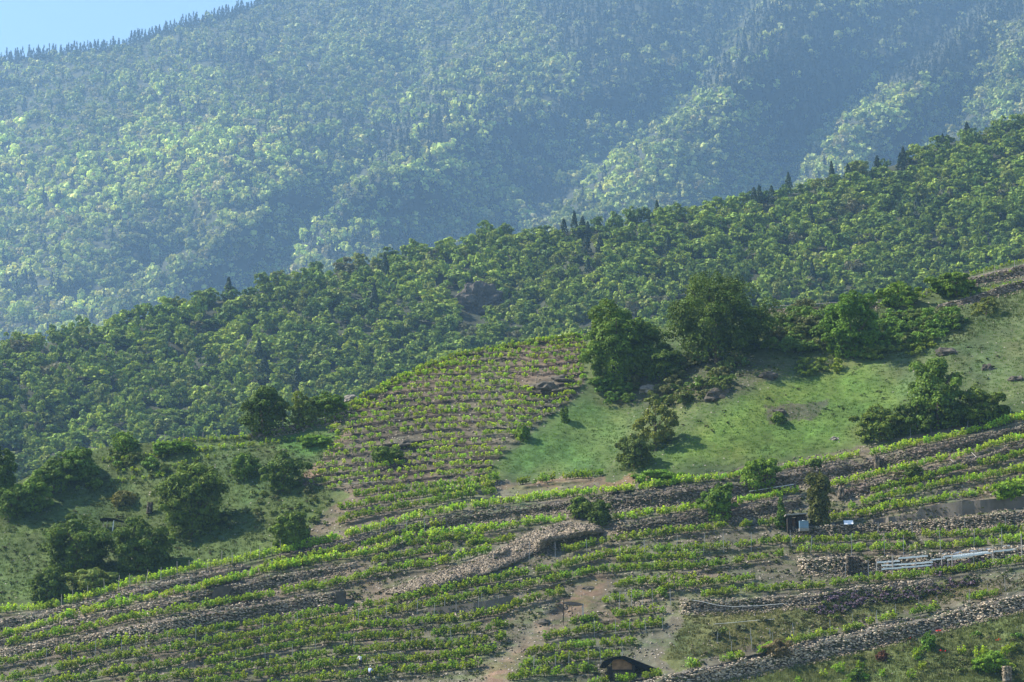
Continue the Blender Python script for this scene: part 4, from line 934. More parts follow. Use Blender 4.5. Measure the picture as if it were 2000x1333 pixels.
shr(34, [(380,1000),(520,960),(660,960),(640,1040),(480,1060)], (12, 26), [OL, GY, (0.10,.125,.045)], "on the dry slope above the lone round bush")
shr(8, [(1340,1260),(1420,1200),(1650,1170),(1800,1150),(1700,1200),(1500,1240)], (18, 34), [(0.065,.10,.035), (0.085,.085,.075), OL], "on the weedy terrace above the whitish wall")
shr(12, [(1560,1330),(1700,1285),(1900,1240),(1990,1230),(1990,1325),(1700,1330)], (12, 30), [(0.075,.13,.035), OL], "in the rough grass of the bottom right corner")
WS = {"in the scrub between the big dark tree and the leafy ledge tree": "in scrub right of the big dark tree", "in the scrub right of the leafy ledge tree": "in scrub right of the ledge tree",
      "along the yellow flowering edge above the grass slope": "on the edge above the grass slope", "on the weedy plots of the left crest": "on the plots of the left crest", "in the rough grass of the bottom right corner": "in grass at bottom right"}
nm_c = {OL: "olive", GY: "greyish", YG_: "yellow green"}
for i, (u, v, w_, col, where, lf) in enumerate(small):
    P = PN(u, v); k = float(P[1]) / F; w = w_ * k; h = w * rs.uniform(.55, .9); n = int(np.clip(90 * w * h / (lf / .2) ** 2, 60, 900))
    Q, c_ = crown_np(700 + i, w, h, lf, n, int(np.clip(w * 5, 7, 16)), shape='bush'); o = link("bush", quads_mesh("bush", Q, c_), M_tree); o.location = P; o.color = (1.6 * col[0], 1.75 * col[1], 1.1 * col[2], 1)
    sz_ = "small" if w_ < 22 else ("broad" if w_ > 38 else "rounded")
    tag(o, "%s %s bush %s" % (sz_, nm_c.get(col, "green"), WS.get(where, where)), "bush", group="bushes " + where)

# lavender banks
Lav = []
for pts, n in (([(1600,1168),(1700,1160),(1800,1150),(1870,1135),(1940,1130),(1880,1155),(1760,1180),(1640,1190)], 260), ([(1560,1200),(1640,1180),(1690,1180),(1640,1205)], 60), ([(1820,1110),(1930,1095),(1930,1108),(1830,1128)], 90)):
    Lav.append(in_poly_pts(pts, n, rs))
Lav = np.concatenate(Lav); lp = [crown_np(900 + k, 1, 1, .2, 46, 6, shape='bush') for k in range(4)]
Pl = PN(Lav[:, 0], Lav[:, 1]); ls = rs.uniform(.5, 1.0, len(Lav)); isg = rs.uniform(size=len(Lav)) < .5
lc = np.where(isg[:, None], np.array((0.06, 0.085, 0.04)), np.array((0.15, 0.115, 0.17))) * rs.uniform(.8, 1.2, (len(Lav), 1))
Q, C_ = scatter_stuff(Pl, rs.uniform(0, 6, len(Lav)), np.stack([ls, ls, ls * .8], -1), rs.randint(0, 4, len(Lav)), lc, lp)
o = link("lavender", quads_mesh("lavender", Q, C_), M_tree); tag(o, "purple grey lavender and weeds spilling over the terrace at lower right", "lavender", kind="stuff")
# grass and weeds
TRACK = [(930,1345),(975,1290),(1035,1225),(1090,1185),(1150,1130),(1185,1110),(1195,1150),(1140,1205),(1070,1250),(1010,1300),(985,1345)]
def grass(npts, pol, hr, col, rs):
    p = in_poly_pts(pol, npts, rs); p = p[(p[:, 1] > CREST(p[:, 0]) + 1) & ~inside(TRACK, p[:, 0], p[:, 1])]; return p, rs.uniform(hr[0], hr[1], len(p)), np.array(col)[None] * rs.uniform(.8, 1.2, (len(p), 1)) * (1 + 1.7 * fbm(p[:, 0] / 40, p[:, 1] / 26, 44, 3))[:, None]
GR = [grass(9000, [(0,1185),(-60,960),(100,900),(200,866),(300,856),(480,846),(640,812),(700,780),(670,850),(640,990),(560,1070),(300,1118)], (.12, .4), (0.085, 0.130, 0.034), rs),
      grass(9000, [(950,925),(1150,780),(1500,700),(1800,640),(2060,570),(2060,800),(1700,860),(1500,900),(1240,930)], (.1, .30), (0.112, 0.195, 0.038), rs),
      grass(4000, [(1480,600),(1740,598),(1880,600),(2060,545),(2060,600),(1800,700),(1500,700)], (.15, .45), (0.09, 0.125, 0.040), rs),
      grass(2500, [(1300,1290),(1340,1200),(1650,1180),(1900,1140),(2060,1110),(2060,1140),(1700,1210),(1400,1285)], (.15, .4), (0.135, 0.145, 0.055), rs),
      grass(4500, [(1300,1345),(1500,1312),(1700,1272),(1900,1222),(2060,1180),(2060,1350),(1300,1350)], (.15, .5), (0.12, 0.145, 0.05), rs),
      grass(9000, [(-60,1345),(-60,1220),(300,1140),(640,1010),(1240,940),(2060,815),(2060,1100),(1300,1200),(1200,1345)], (.1, .3), (0.088, 0.115, 0.040), rs)]
gp = np.concatenate([g[0] for g in GR]); gh = np.concatenate([g[1] for g in GR]); gc = np.concatenate([g[2] for g in GR])
P = PN(gp[:, 0], gp[:, 1]); n = len(P); K = 8
a = rs.uniform(0, 6.28, (n, K)); off = rs.normal(size=(n, K, 2)) * .16; base = P[:, None, :] + np.concatenate([off, np.zeros((n, K, 1))], -1) * 1.0
tip = base + np.stack([np.cos(a) * .12 + .04, np.sin(a) * .1, np.ones((n, K))], -1) * gh[:, None, None] * rs.uniform(.6, 1.1, (n, K, 1)); wdt = np.stack([np.cos(a + 1.57), np.sin(a + 1.57) * .6, 0 * a], -1) * .05
Vg = np.stack([base - wdt, base + wdt, tip], 2).reshape(-1, 3); Vg[:, 2] -= .03
mg = mesh_np("grass", Vg, np.arange(n * K * 3).reshape(-1, 3), 3, np.clip(np.repeat(gc, K, 0), .01, .4)); o = link("grass", mg, M_grass); tag(o, "rough dry and green grass over the slopes between the vines", "grass", kind="stuff")
# low weeds as tiny tufts
wp = np.concatenate([in_poly_pts([(0,1175),(0,1000),(150,930),(640,860),(640,990),(560,1065),(300,1112)], 700, rs), in_poly_pts([(1200,800),(1300,720),(1500,690),(1900,620),(1990,760),(1500,830),(1300,880)], 160, rs),
                     in_poly_pts([(1320,1300),(1500,1200),(1990,1110),(1990,1340)], 600, rs), in_poly_pts([(0,1330),(0,1240),(500,1110),(1000,970),(1990,860),(1990,1050),(1300,1200),(1200,1330)], 3400, rs)])
wl = []
for n, p in WALLS:
    uu = rs.uniform(max(p[0, 0], -60), min(p[-1, 0], 2060), 130); vv = np.interp(uu, p[:, 0], p[:, 1]) * .5 + np.interp(uu, p[:, 0], p[:, 2]) * .5 + rs.uniform(-8, 10, len(uu)); k_ = vnoise(uu / 45, uu * 0 + p[0, 1], 61) > .55; wl.append(np.stack([uu[k_], vv[k_]], -1))
wp = np.concatenate([wp] + wl); wp = wp[~inside(TRACK, wp[:, 0], wp[:, 1])]
Pw = PN(wp[:, 0], wp[:, 1]); sw = rs.uniform(.3, .85, len(wp)); wc = np.array([(0.075, .105, .038), (0.09, .085, .05), (0.075, .11, .034), (0.10, .13, .04)])[rs.randint(0, 4, len(wp))] * rs.uniform(.8, 1.2, (len(wp), 1))
Q, C_ = scatter_stuff(Pw, rs.uniform(0, 6, len(wp)), np.stack([sw, sw, sw * .55], -1), rs.randint(0, 4, len(wp)), wc, [crown_np(950 + k, 1, 1, .26, 26, 5, shape='bush') for k in range(4)])
o = link("weeds", quads_mesh("weeds", Q, C_), M_tree); tag(o, "low weeds and brushwood dotted over the banks", "weeds", kind="stuff")
# poppies
for k, (u, v, lab) in enumerate([(1774,1254,"red poppy on the grass just below the whitish wall, left one"), (1834,1237,"red poppy on the grass below the whitish wall, right one"), (1842,1277,"tiny red poppy lower in the rough grass"), (1950,1256,"red poppies at the edge of the rough grass on the right")]):
    P = PN(u, v); t = thing("poppy", lab, "flower", P, 0, "poppies below the whitish wall"); r = np.random.RandomState(k); m = 6
    Pp = np.stack([r.normal(size=m) * .14, r.normal(size=m) * .08, .35 + r.normal(size=m) * .07], -1); Q = cards(r, Pp, unit(r.normal(size=(m, 3)) + np.array([0, -.5, .8])), .12); link("petals", quads_mesh("petals", Q, np.ones((m, 3))), M_poppy, t)
    merge_parts("stalk", [tube_np([(x, y_, -.05), (x * 1.1, y_, z - .02)], [.01, .008], 4) for x, y_, z in Pp[:6]], solid("stalk_green", (0.07, .12, .04), .7) if k == 0 else bpy.data.materials["stalk_green"], t)

# ---------------------------------------------------------------- stakes
STK = []
def stakes(pts, n, h, where, mat="g", jit=3):
    a = np.array(pts, float)
    for k in range(n):
        u = a[0, 0] + (a[-1, 0] - a[0, 0]) * (k + .5 + rs.uniform(-.25, .25)) / n; STK.append((u, float(np.interp(u, a[:, 0], a[:, 1])) + rs.uniform(-jit, jit), h * rs.uniform(.85, 1.12), where, mat))
stakes([(100,1195),(231,1153),(343,1125),(500,1095)], 14, 1.9, "in the row below the trees on the left slope", "p"); stakes([(500,1092),(560,1080)], 3, 1.9, "by the lone round bush", "p")
stakes([(480,850),(560,836),(640,820)], 8, 1.5, "on the crest below the lone dark round tree", "p"); stakes([(300,868),(480,854)], 5, 1.3, "along the left crest", "p")
stakes([(1560,1085),(1800,1080),(2000,1068)], 7, 2.6, "in the broad vine band above the white boards"); stakes([(1180,1100),(1400,1080),(1560,1068)], 7, 2.4, "in the row below the egg-shaped bush")
stakes([(1600,1060),(2000,1040)], 6, 2.2, "below the concrete wall"); stakes([(1640,1135),(1960,1108)], 8, 2.2, "in front of the white boards")
stakes([(1190,1190),(1320,1180)], 5, 2.0, "right of the small canopy"); stakes([(1150,1240),(1310,1235)], 5, 2.0, "below the small canopy"); stakes([(1030,1318),(1230,1290)], 6, 2.1, "left of the dark gabled hut")
stakes([(1400,1290),(1600,1245),(1840,1190),(1990,1150)], 14, 1.8, "along the top of the whitish wall"); stakes([(1380,1262),(1560,1240)], 5, 1.4, "in the weedy terrace above the whitish wall")
stakes([(420,1250),(700,1215),(960,1180)], 9, 1.9, "in the long row below the scree heap"); stakes([(420,1300),(700,1272),(960,1262)], 9, 1.9, "in the rows around the two workers"); stakes([(60,1300),(400,1255)], 7, 1.9, "in the lowest rows at left")
stakes([(730,1055),(860,1035)], 3, 2.2, "under the bright vine row in the middle"); stakes([(1745,600),(1850,566),(1990,520)], 9, 1.4, "along the upper right crest", "p"); stakes([(1760,860),(1990,815)], 6, 1.7, "in the top vine row at right")
stakes([(1000,1100),(1160,1080)], 3, 2.0, "below the scree heap's right end"); stakes([(830,1210),(990,1185)], 4, 1.9, "below the low rendered wall")
def stake_mesh(mat, r):
    v, f = tube_np([(0, 0, -.3), (0, 0, .5), (0, 0, 1.0)], [r, r, r * .85], 6); me = bpy.data.meshes.new("stake"); me.from_pydata([tuple(x) for x in v], [], [tuple(q) for q in f]); me.materials.append(mat); return me
SM = {"g": stake_mesh(M_metal, .028), "p": stake_mesh(M_greywood, .045)}
for u, v, h, where, mt in STK:
    if 1630 < u < 1680 and 1025 < v < 1080: continue
    P = PN(u, v); o = bpy.data.objects.new("vine_stake", SM[mt]); COL.objects.link(o); o.location = P; o.scale = (1, 1, h); o.rotation_euler = (rs.normal() * .04, rs.normal() * .05, 0)
    tag(o, ("thin metal stake " if mt == "g" else "pale wooden stake ") + where, "stake", group="stakes " + where)

# ---------------------------------------------------------------- built things
def beamq(a, b, r=.05, seg=6): return tube_np([a, b], [r, r], seg)
# dark gabled hut, bottom centre
P = PN(1228, 1326); t = thing("gabled_hut", "dark gabled hut with a brown plank front, half sunk among vines at the bottom", "hut", P, 0)
k = P[1] / F
def X(u): return (u - 1228) * k
def Z(v): return (1326 - v) * k
def prism(front, y0, y1):
    n = len(front); V = [(x, y0, z) for x, z in front] + [(x, y1, z) for x, z in front]
    Fc = [tuple(range(n)), tuple(range(2 * n - 1, n - 1, -1))] + [(i, n + i, n + (i + 1) % n, (i + 1) % n) for i in range(n)]
    return V, [f[::-1] for f in Fc]
merge_parts("roof", [prism([(X(1172), Z(1303)), (X(1178), Z(1293)), (X(1200), Z(1284)), (X(1220), Z(1282.5)), (X(1288), Z(1309)), (X(1286), Z(1314)), (X(1262), Z(1313)), (X(1236), Z(1299)), (X(1216), Z(1288)), (X(1200), Z(1289)), (X(1184), Z(1305))], -.45, 2.2)], M_roofdark, t)
w_ = merge_parts("wall", [box_np(X(1196), X(1240), .2, .4, Z(1311), Z(1288))] + [box_np(X(1196) + i * (X(1240) - X(1196)) / 9 - .02, X(1196) + i * (X(1240) - X(1196)) / 9 + .02, .17, .2, Z(1311), Z(1288)) for i in range(1, 9)], M_wood, t)
merge_parts("side_wall", [box_np(X(1240), X(1270), .5, .7, Z(1330), Z(1312)), box_np(X(1187), X(1196), .1, .4, Z(1330), Z(1302))], M_darkwood, t)
merge_parts("plinth", [box_np(X(1198), X(1238), .0, .25, Z(1326) - .3, Z(1313))], M_bark, t)
merge_parts("post", [box_np(X(1234), X(1240), -.3, -.15, Z(1330) - .3, Z(1300))], M_darkwood, t); merge_parts("post", [box_np(X(1186), X(1189), -.3, -.15, Z(1330) - .3, Z(1302))], M_darkwood, t)
merge_parts("beam", [box_np(X(1196), X(1236), -.02, .18, Z(1311), Z(1308.5))], M_darkwood, t)
# flat roofed hut beside the narrow tree
P = PN(1560, 1034); k = P[1] / F; t = thing("flat_roofed_hut", "small dark wooden hut with a thin flat roof between the conifer and the narrow tree", "hut", P, 0)
def X(u): return (u - 1560) * k
def Z(v): return (1034 - v) * k
rf = merge_parts("roof", [prism([(X(1534), Z(1008)), (X(1576), Z(1005)), (X(1576), Z(1002.5)), (X(1534), Z(1005.5))], -.7, 2.2)], M_greywood, t)
merge_parts("wall", [box_np(X(1538), X(1547), -.3, 2, -.4, Z(1009)), box_np(X(1556), X(1576), -.3, 2, -.4, Z(1009)), box_np(X(1547), X(1556), 1.5, 2, -.4, Z(1009))], M_darkwood, t)
dr = merge_parts("door", [box_np(X(1547.5), X(1555.5), .9, 1.0, -.3, Z(1012))], M_wood, t); merge_parts("handle", [box_np(X(1554), X(1554.8), .85, .9, .9, 1.05)], M_metal, dr)
P2 = PN(1568, 1036); k2 = P2[1] / F; t = thing("water_tank", "pale blue box-shaped water tank standing at the front of the flat roofed hut", "tank", P2 + np.array([0, -1.1, 0.1]), 0)
tb = merge_parts("body", [box_np(-.56, .56, -.4, .5, .0, .95)], M_blue, t)
merge_parts("base", [box_np(-.6, .6, -.44, .54, -.35, .0)], M_greywood, t); merge_parts("lid", [tube_np([(0, 0, .95), (0, 0, 1.02), (0, 0, 1.03)], [.2, .2, .01], 12)], M_white, tb)
for zz in (.12, .5, .86): merge_parts("band", [box_np(-.575, .575, -.43, -.402, zz, zz + .035)], M_metal, t)
# white sheet panel right of the hut
P = PN(1656, 1027); t = thing("tilted_panel", "tilted white and pale blue sheet lying in the shade right of the narrow tree", "panel", P + np.array([0, -.5, .15]), R_(8))
merge_parts("sheet", [([(-.62, -.3, -.1), (.55, -.3, -.05), (.72, .35, .52), (-.5, .35, .47), (-.62, -.27, -.14), (.55, -.27, -.09), (.72, .38, .48), (-.5, .38, .43)], [(0, 1, 2, 3), (7, 6, 5, 4), (0, 4, 5, 1), (1, 5, 6, 2), (2, 6, 7, 3), (3, 7, 4, 0)])], M_white, t)
merge_parts("frame", [beamq((-.64, -.31, -.11), (-.51, .34, .46), .03), beamq((-.64, -.31, -.11), (.56, -.31, -.06), .03)], M_blue, t)
# small canopy by the track
P = PN(1120, 1217); k = P[1] / F; t = thing("garden_canopy", "small dark sagging canopy on thin posts beside the dirt track", "canopy", P, 0)
def X(u): return (u - 1120) * k
def Z(v): return (1217 - v) * k
n_ = 10; top = []; 
for i in range(n_):
    s_ = i / (n_ - 1); u = 1100 + 39 * s_; v = 1177.5 + 3 * s_ - 5 * math.sin(s_ * 2.4) * (1 - s_ * .3) + 2.5 * s_; top.append((X(u), Z(v)))
bot = [(x, z - (.12 + .38 * math.sin(math.pi * i / (n_ - 1)) ** .8)) for i, (x, z) in enumerate(top)]
V = []; Fc = []
for i in range(n_):
    V += [(top[i][0], .9, top[i][1] + .1), (top[i][0], -.7, bot[i][1]), (top[i][0], -.68, bot[i][1] - .04), (top[i][0], .9, top[i][1] + .04)]
    if i:
        a, b = 4 * (i - 1), 4 * i; Fc += [(a, a + 1, b + 1, b), (a + 1, a + 2, b + 2, b + 1), (a + 2, a + 3, b + 3, b + 2), (a + 3, a, b, b + 3)]
merge_parts("roof", [(V, Fc)], M_roofdark, t)
for x, y_, h in ((X(1100), -.6, Z(1180)), (X(1117), -.6, Z(1185)), (X(1139), -.6, Z(1180)), (X(1101), .85, Z(1177)), (X(1138), .85, Z(1180))):
    merge_parts("post", [beamq((x, y_, -.3), (x, y_, h), .045)], M_darkwood if x < X(1130) else M_metal, t)
# canopy on left slope
P = PN(219, 1036); k = P[1] / F; t = thing("hillside_canopy", "small dark table-like canopy on a white post on the left slope", "canopy", P, 0)
def X(u): return (u - 219) * k
def Z(v): return (1036 - v) * k
merge_parts("roof", [prism([(X(195), Z(1014)), (X(209), Z(1012)), (X(224), Z(1014)), (X(240), Z(1018)), (X(238), Z(1020)), (X(222), Z(1017)), (X(208), Z(1018)), (X(196), Z(1018))], -.6, .9)], M_roofdark, t)
merge_parts("post", [beamq((X(221), -.5, -.2), (X(223), -.5, Z(1016)), .07)], M_white, t); merge_parts("post", [beamq((X(209), -.5, -.1), (X(210), -.5, Z(1018)), .05)], M_greywood, t)
merge_parts("post", [beamq((X(200), .7, -.1), (X(200), .7, Z(1016)), .05)], M_greywood, t); merge_parts("post", [beamq((X(236), .7, -.1), (X(236), .7, Z(1018)), .05)], M_greywood, t)
# buttress, pillars, posts of stone
def pillar(u, v, w, h, lab, tone=.6, lean=0.0, name="stone_pillar", sd=1):
    P = PN(u, v); k = P[1] / F; r = np.random.RandomState(sd); W, Hh = w * k, h * k; parts = []; Vs = []; nn = max(4, int(Hh / .16)); C = []; 
    for i in range(nn):
        for j in range(max(2, int(W / .3))): 
            for d in (-.35, 0, .35): C.append(((j + .5) / max(2, int(W / .3)) * W - W / 2 + lean * i / nn + r.uniform(-.04, .04), d + r.uniform(-.04, .04), (i + .5) / nn * Hh))
    C = np.array(C) + P + np.array([0, -.35, -.1]); T = np.tile([[1.0, 0, 0]], (len(C), 1)); sz = np.stack([r.uniform(.85, 1.15, len(C)) * max(.3, W / max(2, int(W / .3))), r.uniform(.9, 1.2, len(C)) * Hh / nn], -1)
    V, Fc, col = stones(r, C, T, sz, .42); o = link(name, mesh_np(name, V, Fc, 4, col * tone), M_stone); return tag(o, lab, "pillar")
pillar(1712, 915, 10, 26, "dark upright stone pillar in the brown bank, upper right", .5, sd=1); pillar(1641, 973, 11, 24, "leaning reddish stone pillar right of the narrow tree", .55, .2, sd=2)
pillar(292, 1003, 10, 22, "dark leaning stone post on the left slope beside the broad leafy tree", .4, .15, sd=3); pillar(1665, 1119, 24, 32, "dark stones standing for the shaded alcove in the pale wall, left of the white boards", .25, sd=4)  # dark stone tone of the last one paints in the alcove's shade
pillar(1966, 1331, 16, 30, "pale stone post at the bottom right corner", .8, sd=6)
P = PN(432, 1172); k = P[1] / F; W = 36 * k; Hh = 28 * k
merge_parts("stone_buttress", [([(-W/2 - .1, -1.2, -.4), (W/2, -1.0, -.1), (W/2, 1.2, -.1), (-W/2 - .1, 1.2, -.4), (-W/2 + .4, -.9, Hh * .80), (W/2, -.8, Hh), (W/2, 1.2, Hh), (-W/2 + .4, 1.2, Hh * .80)], [(0,3,2,1),(4,5,6,7),(0,1,5,4),(1,2,6,5),(2,3,7,6),(3,0,4,7)])], solid("dark_masonry", (0.085, .072, .058), .95, .35, 1.5, bump=.6)).location = P
tag(bpy.data.objects["stone_buttress"], "dark squared masonry buttress with a grassy top at the end of the left wall", "buttress")
P = PN(664, 1180); k = P[1] / F
merge_parts("wall_end", [([(-.5, -.9, -.3), (.7, -.6, -.3), (.7, .9, -.3), (-.5, .9, -.3), (-.5, -.8, 1.5), (.7, -.5, 1.6), (.7, .9, 1.6), (-.5, .9, 1.5)], [(0,3,2,1),(4,5,6,7),(0,1,5,4),(1,2,6,5),(2,3,7,6),(3,0,4,7)])], bpy.data.materials["dark_masonry"]).location = P
tag(bpy.data.objects["wall_end"], "squared dark end block of the broad slab wall", "masonry block")
# tent like dark sheet
P = PN(1760, 948); t = merge_parts("tarpaulin", [([(-1.1, -.2, .75), (-.3, -.5, .75), (.5, -.6, .25), (1.1, -.5, -.05), (-.8, .5, .95), (0, .5, 1.0), (.8, .5, .6), (1.3, .5, .1), (-.7, -.55, .1), (.3, -.9, -.2)], [(0, 1, 5, 4), (1, 2, 6, 5), (2, 3, 7, 6), (0, 8, 9, 1), (1, 9, 3, 2)])], M_roofdark); t.location = P; tag(t, "crumpled black tarpaulin over a gap in the brown bank", "tarpaulin")
# stone stairs
P = PN(1828, 979); t = thing("stone_stairs", "narrow grey stone steps climbing the bank above the concrete wall", "stairs", P + np.array([0, -.4, -.1]), 0)
for i in range(8):
    merge_parts("step", [box_np(-.5 + i * .13, .55 + i * .13, i * .2, i * .2 + .45, i * .2, i * .2 + .17)], M_concrete, t)
# white boards
def board(u0, v0, u1, v1, lab, r=.10, mat=M_white, name="white_board"):
    a = PN(u0, v0); b = PN(u1, v1); ya = min(a[1], b[1]) - .45; kx0, kz0 = ray(u0, v0); kx1, kz1 = ray(u1, v1); a = np.array([kx0 * ya, ya, kz0 * ya]); b = np.array([kx1 * ya, ya, kz1 * ya]); d = b - a; L = np.linalg.norm(d)
    V = []; sg = 10
    for i in range(sg + 1):
        c_ = a + d * i / sg + np.array([0, 0, .02 * math.sin(i * 1.7)]); V += [c_ + np.array(q) for q in ((0, -.04, -r), (0, .04, -r), (0, .04, r), (0, -.04, r))]
    Fc = [(0, 1, 2, 3), (4 * sg + 3, 4 * sg + 2, 4 * sg + 1, 4 * sg)]
    for i in range(sg):
        o_ = 4 * i; Fc += [(o_ + j, o_ + (j + 1) % 4, o_ + 4 + (j + 1) % 4, o_ + 4 + j) for j in range(4)]
    return tag(merge_parts(name, [(V, Fc)], mat), lab, "board", "white boards fixed along the pale wall")
WB = [(1713,1099,1757,1096,"short white board at the upper left of the pale wall"), (1755,1091,1812,1086,"topmost white board left of the fence posts on the pale wall"), (1758,1103,1822,1098,"third white board down on the left part of the pale wall"),
      (1722,1112,1822,1104,"lowest white board, long and bright, on the pale wall"), (1840,1083,1934,1072,"long topmost white board on the right part of the pale wall"), (1860,1089,1936,1080,"middle white board on the right part of the pale wall"),
      (1850,1094,1900,1087,"short lowest white board on the right part of the pale wall"), (1960,1068,1972,1066,"short bright white board just above the right end of the pale wall"), (1722,1105,1790,1101,"white board just above the lowest long one on the pale wall"), (1842,1088,1930,1078,"second white board down on the right part of the pale wall"), (1818,1094,1846,1091,"white board joining the left and right stacks on the pale wall"), (1940,1078,1984,1073,"white board beyond the right stack on the pale wall"), (1985,1071,2010,1067,"white board cut by the right edge of the picture")]
for a in WB: board(*a)
pm_ = [(1711, 1122, 1.7), (1742, 1120, 2.3), (1838, 1112, 1.6), (1858, 1110, 1.6), (1938, 1098, 2.0), (1994, 1092, 3.0)]
for i, (u, v, h) in enumerate(pm_):
    P = PN(u, v) + np.array([0, -.7, 0]); o = merge_parts("fence_post", [tube_np([(0, 0, -.4), (0, 0, h)], [.08, .06], 6)], M_greywood); o.location = P; tag(o, "rough grey fence post in front of the white boards, %s from the left" % ["first", "second", "third", "fourth", "fifth", "sixth"][i], "post", "fence posts before the white boards")
# hoses
def hose(pts, lab, r=.024):
    a = np.array(pts, float); u = np.linspace(a[0, 0], a[-1, 0], 30); v = np.interp(u, a[:, 0], a[:, 1]); P = PN(u, v); P[:, 1] -= .55; P[:, 2] += .05
    o = merge_parts("hose", [tube_np(P, [r] * 30, 6)], M_white, smooth=True); tag(o, lab, "hose")
hose([(1350,1174),(1365,1176),(1400,1184),(1430,1187),(1480,1185),(1530,1181)], "white hose draped along the low pale stone wall"); hose([(1393,1221),(1430,1218),(1470,1214),(1512,1211)], "pale hose lying across the weedy terrace", .02)
hose([(1462,962),(1500,956),(1550,948)], "thin pale pipe below the round bright bush", .04)
# pale planks lying on banks
for (u0, v0, u1, v1, lab) in [(1896,886,1912,902,"pale stick leaning on the brown bank at right"), (1855,900,1868,911,"short pale stick on the brown bank, left of the leaning one"), (366,1212,378,1223,"pale stick lying on the slab wall at lower left"), (860,928,920,925,"pale plank along the foot of the upper vineyard"), (650,950,735,944,"long pale plank edging the terrace left of the upper vineyard")]:
    a = PN(u0, v0) + np.array([0, -.4, .1]); b = PN(u1, v1) + np.array([0, -.4, .1]); b[1] = min(b[1], a[1] + .4); o = merge_parts("plank", [tube_np([a, (a + b) / 2 + np.array([0, 0, .02]), b], [.05, .05, .05], 4)], M_greywood); tag(o, lab, "plank")
# fence wires/rail on grassy ledge
t = thing("ledge_fence", "low weathered rail fence along the flat grassy ledge right of the big tree", "fence", (0, 0, 0))
for i, u in enumerate(np.linspace(1505, 1640, 8)):
    P = PN(u, CREST(u) + 3); merge_parts("fence_post", [tube_np([P + np.array([0, 0, -.2]), P + np.array([0, 0, .75])], [.05, .05], 5)], M_greywood, t)
merge_parts("rail", [tube_np([PN(u, CREST(u) + 3) + np.array([0, -.05, .6]) for u in np.linspace(1505, 1640, 8)], [.04] * 8, 5)], M_greywood, t)

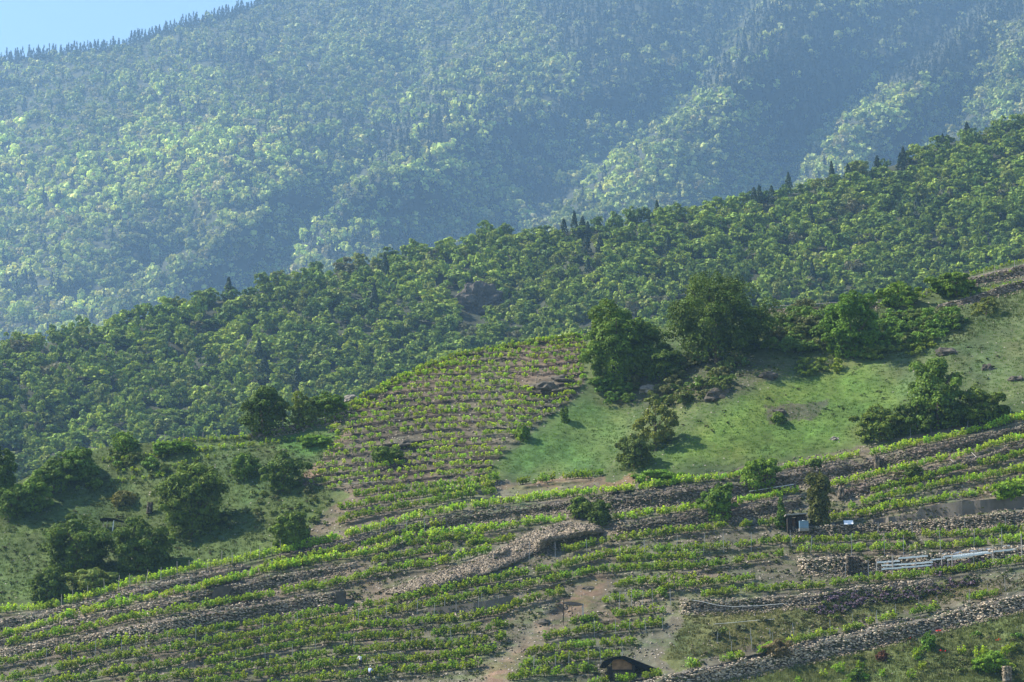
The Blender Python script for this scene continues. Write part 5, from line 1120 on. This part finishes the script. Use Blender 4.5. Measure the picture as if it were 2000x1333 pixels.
# ---------------------------------------------------------------- the two workers
def skin_body(name, V, E, rad, mat, parent, sub=2):
    me = bpy.data.meshes.new(name); me.from_pydata(V, E, []); me.update(); o = link(name, me, mat, parent)
    m = o.modifiers.new("skin", 'SKIN'); m.use_smooth_shade = True
    sv_ = me.skin_vertices[0].data if me.skin_vertices else None
    if sv_ is None:
        with bpy.context.temp_override(object=o, active_object=o): pass
    for i, r in enumerate(rad):
        me.skin_vertices[0].data[i].radius = (r if isinstance(r, tuple) else (r, r))
    me.skin_vertices[0].data[0].use_root = True
    s = o.modifiers.new("sub", 'SUBSURF'); s.levels = sub; s.render_levels = sub
    return o
def worker(P, rz, bend, label, shirt, hat, seed):
    """standing adult, torso bent forward by `bend`, arms reaching into the vines"""
    t = thing("person", label, "person", P, rz)
    sb, cb = math.sin(bend), math.cos(bend)
    def tor(x, y, l): return (x, y * cb - l * sb, .92 + l * cb + y * sb)      # along the torso from the hips; forward is -y
    V = [(0, 0, .92)]; Rr = [(.13, .11)]; E = []
    def add(p, r, par): V.append(p); Rr.append(r); E.append((par, len(V) - 1)); return len(V) - 1
    w1 = add(tor(0, 0, .2), (.125, .1), 0); ch = add(tor(0, 0, .40), (.145, .105), w1); nk = add(tor(0, 0, .53), (.06, .06), ch)
    hd0 = add(tor(0, -.02, .63), (.075, .085), nk); hd = add(tor(0, -.03, .71), (.08, .095), hd0); hd1 = add(tor(0, -.02, .79), (.055, .065), hd)
    nose = add(tor(0, -.125, .69), (.012, .014), hd)
    ears = [add(tor(s * .085, 0, .69), (.012, .02), hd) for s in (-1, 1)]
    arms = []; legs = []
    for s in (-1, 1):
        sh = add(tor(s * .17, 0, .46), .058, ch); el = add((s * .26, tor(0, 0, .46)[1] - .16, tor(0, 0, .46)[2] - .24), .042, sh)
        wr = add((s * .2, V[el][1] - .22, V[el][2] + .0), .028, el); pm = add((s * .19, V[wr][1] - .07, V[wr][2] - .01), (.038, .018), wr); arms.append((sh, el, wr))
        for q in range(5):
            ang = (q - 2) * .35; f1 = add((V[pm][0] + .02 * (q - 2), V[pm][1] - (.045 if q != (0 if s > 0 else 4) else .02), V[pm][2] - .005), .009, pm); add((V[f1][0] + .006 * (q - 2), V[f1][1] - .03, V[f1][2] - .02), .008, f1)
        hp = add((s * .095, 0, .86), .095, 0); kn = add((s * .11, -.05, .48), .062, hp); an = add((s * .12, .02, .09), .04, kn); add((s * .13, -.15, .04), (.045, .03), an); legs.append((hp, kn, an))
    skin_body("body", V, E, Rr, M_skin, t)
    # shirt
    ids = [0, w1, ch] ; Vs = [tor(0, 0, 0), tor(0, 0, .2), tor(0, 0, .41), tor(0, 0, .50)]; Rs = [(.155, .13), (.15, .125), (.165, .125), (.075, .075)]; Es = [(0, 1), (1, 2), (2, 3)]
    for sh, el, wr in arms:
        i = len(Vs); Vs += [V[sh], V[el], tuple(.75 * np.array(V[wr]) + .25 * np.array(V[el]))]; Rs += [.072, .056, .04]; Es += [(2, i), (i, i + 1), (i + 1, i + 2)]
    skin_body("shirt", Vs, Es, Rs, shirt, t)
    Vt = [(0, 0, .92)]; Rt = [(.15, .125)]; Et = []
    for hp, kn, an in legs:
        i = len(Vt); Vt += [V[hp], V[kn], (V[an][0], V[an][1], .12)]; Rt += [.108, .078, .06]; Et += [(0, i), (i, i + 1), (i + 1, i + 2)]
    skin_body("trousers", Vt, Et, Rt, M_trous, t)
    hc = np.array(tor(0, -.01, .74)); ax = np.array(tor(0, 0, 1.0)) - np.array(tor(0, 0, 0))
    if hat:
        pr = [(.0, .17), (.01, .17), (.02, .10), (.06, .095), (.11, .08), (.13, .02)]
        merge_parts("hat", [tube_np([hc + ax * z for z, _ in pr], [r for _, r in pr], 18)], M_straw, t, True)
        merge_parts("hair", [tube_np([hc + ax * z for z in (-.07, -.03, .03)], [.06, .092, .09], 12)], M_hair, t, True)
    else:
        pr = [(-.08, .07), (-.04, .096), (.0, .100), (.05, .088), (.085, .055), (.10, .012)]
        merge_parts("hair", [tube_np([hc + ax * z + np.array([0, .015, 0]) for z, _ in pr], [r for _, r in pr], 14)], M_hair, t, True)
    fc = np.array(tor(0, -.115, .715)); sx = np.array([1.0, 0, 0])
    merge_parts("eyes", [tube_np([fc + sx * s * .033 + np.array([0, .008, 0]), fc + sx * s * .033 + np.array([0, -.004, 0])], [.012, .008], 8) for s in (-1, 1)], M_hair, t)
    merge_parts("mouth", [tube_np([np.array(tor(-.025, -.108, .645)), np.array(tor(.025, -.108, .645))], [.006, .006], 5)], M_wood, t)
    return t
try:
    worker(PN(704, 1303) + np.array([0, -.2, -.15]), R_(205), .45, "vineyard worker with dark hair in an off-white shirt, leaning over the vines", M_shirtw, False, 1)
    worker(PN(722, 1326) + np.array([0, -.2, -.2]), R_(160), .30, "vineyard worker in a straw hat and light blue shirt, just below the other", M_shirtb, True, 2)
except Exception as ex:
    print("WORKER FAILED", ex)

# ---------------------------------------------------------------- haze
HZ = 0.000106
v, f = box_np(-2500, 2500, -70, 6200, zf - 1, 2050)
me = bpy.data.meshes.new("haze"); me.from_pydata(v, [], f); me.update()
m, N, L = newmat("haze_air"); pv = N.new("ShaderNodeVolumePrincipled"); pv.inputs["Color"].default_value = (0.37, 0.64, 1.0, 1); pv.inputs["Density"].default_value = HZ; pv.inputs["Anisotropy"].default_value = 0.25
oo = N.new("ShaderNodeOutputMaterial"); L.new(pv.outputs[0], oo.inputs["Volume"])
o = link("haze", me, m); tag(o, "pale blue haze filling the air", "haze", kind="stuff"); o.display_type = 'WIRE'

# ---------------------------------------------------------------- labels that would otherwise be shared are told apart by their place
bypos = {}
for o in list(sc.objects):
    if o.parent is None and o.get("label") and o.type in ("MESH", "EMPTY"): bypos.setdefault(o["label"], []).append(o)
for lab, L_ in bypos.items():
    if len(L_) < 2: continue
    L_.sort(key=lambda q: q.location.x / max(1.0, q.location.y))
    for i, q in enumerate(L_): q["label"] = lab + ", " + ordinal(i + 1) + " from left"
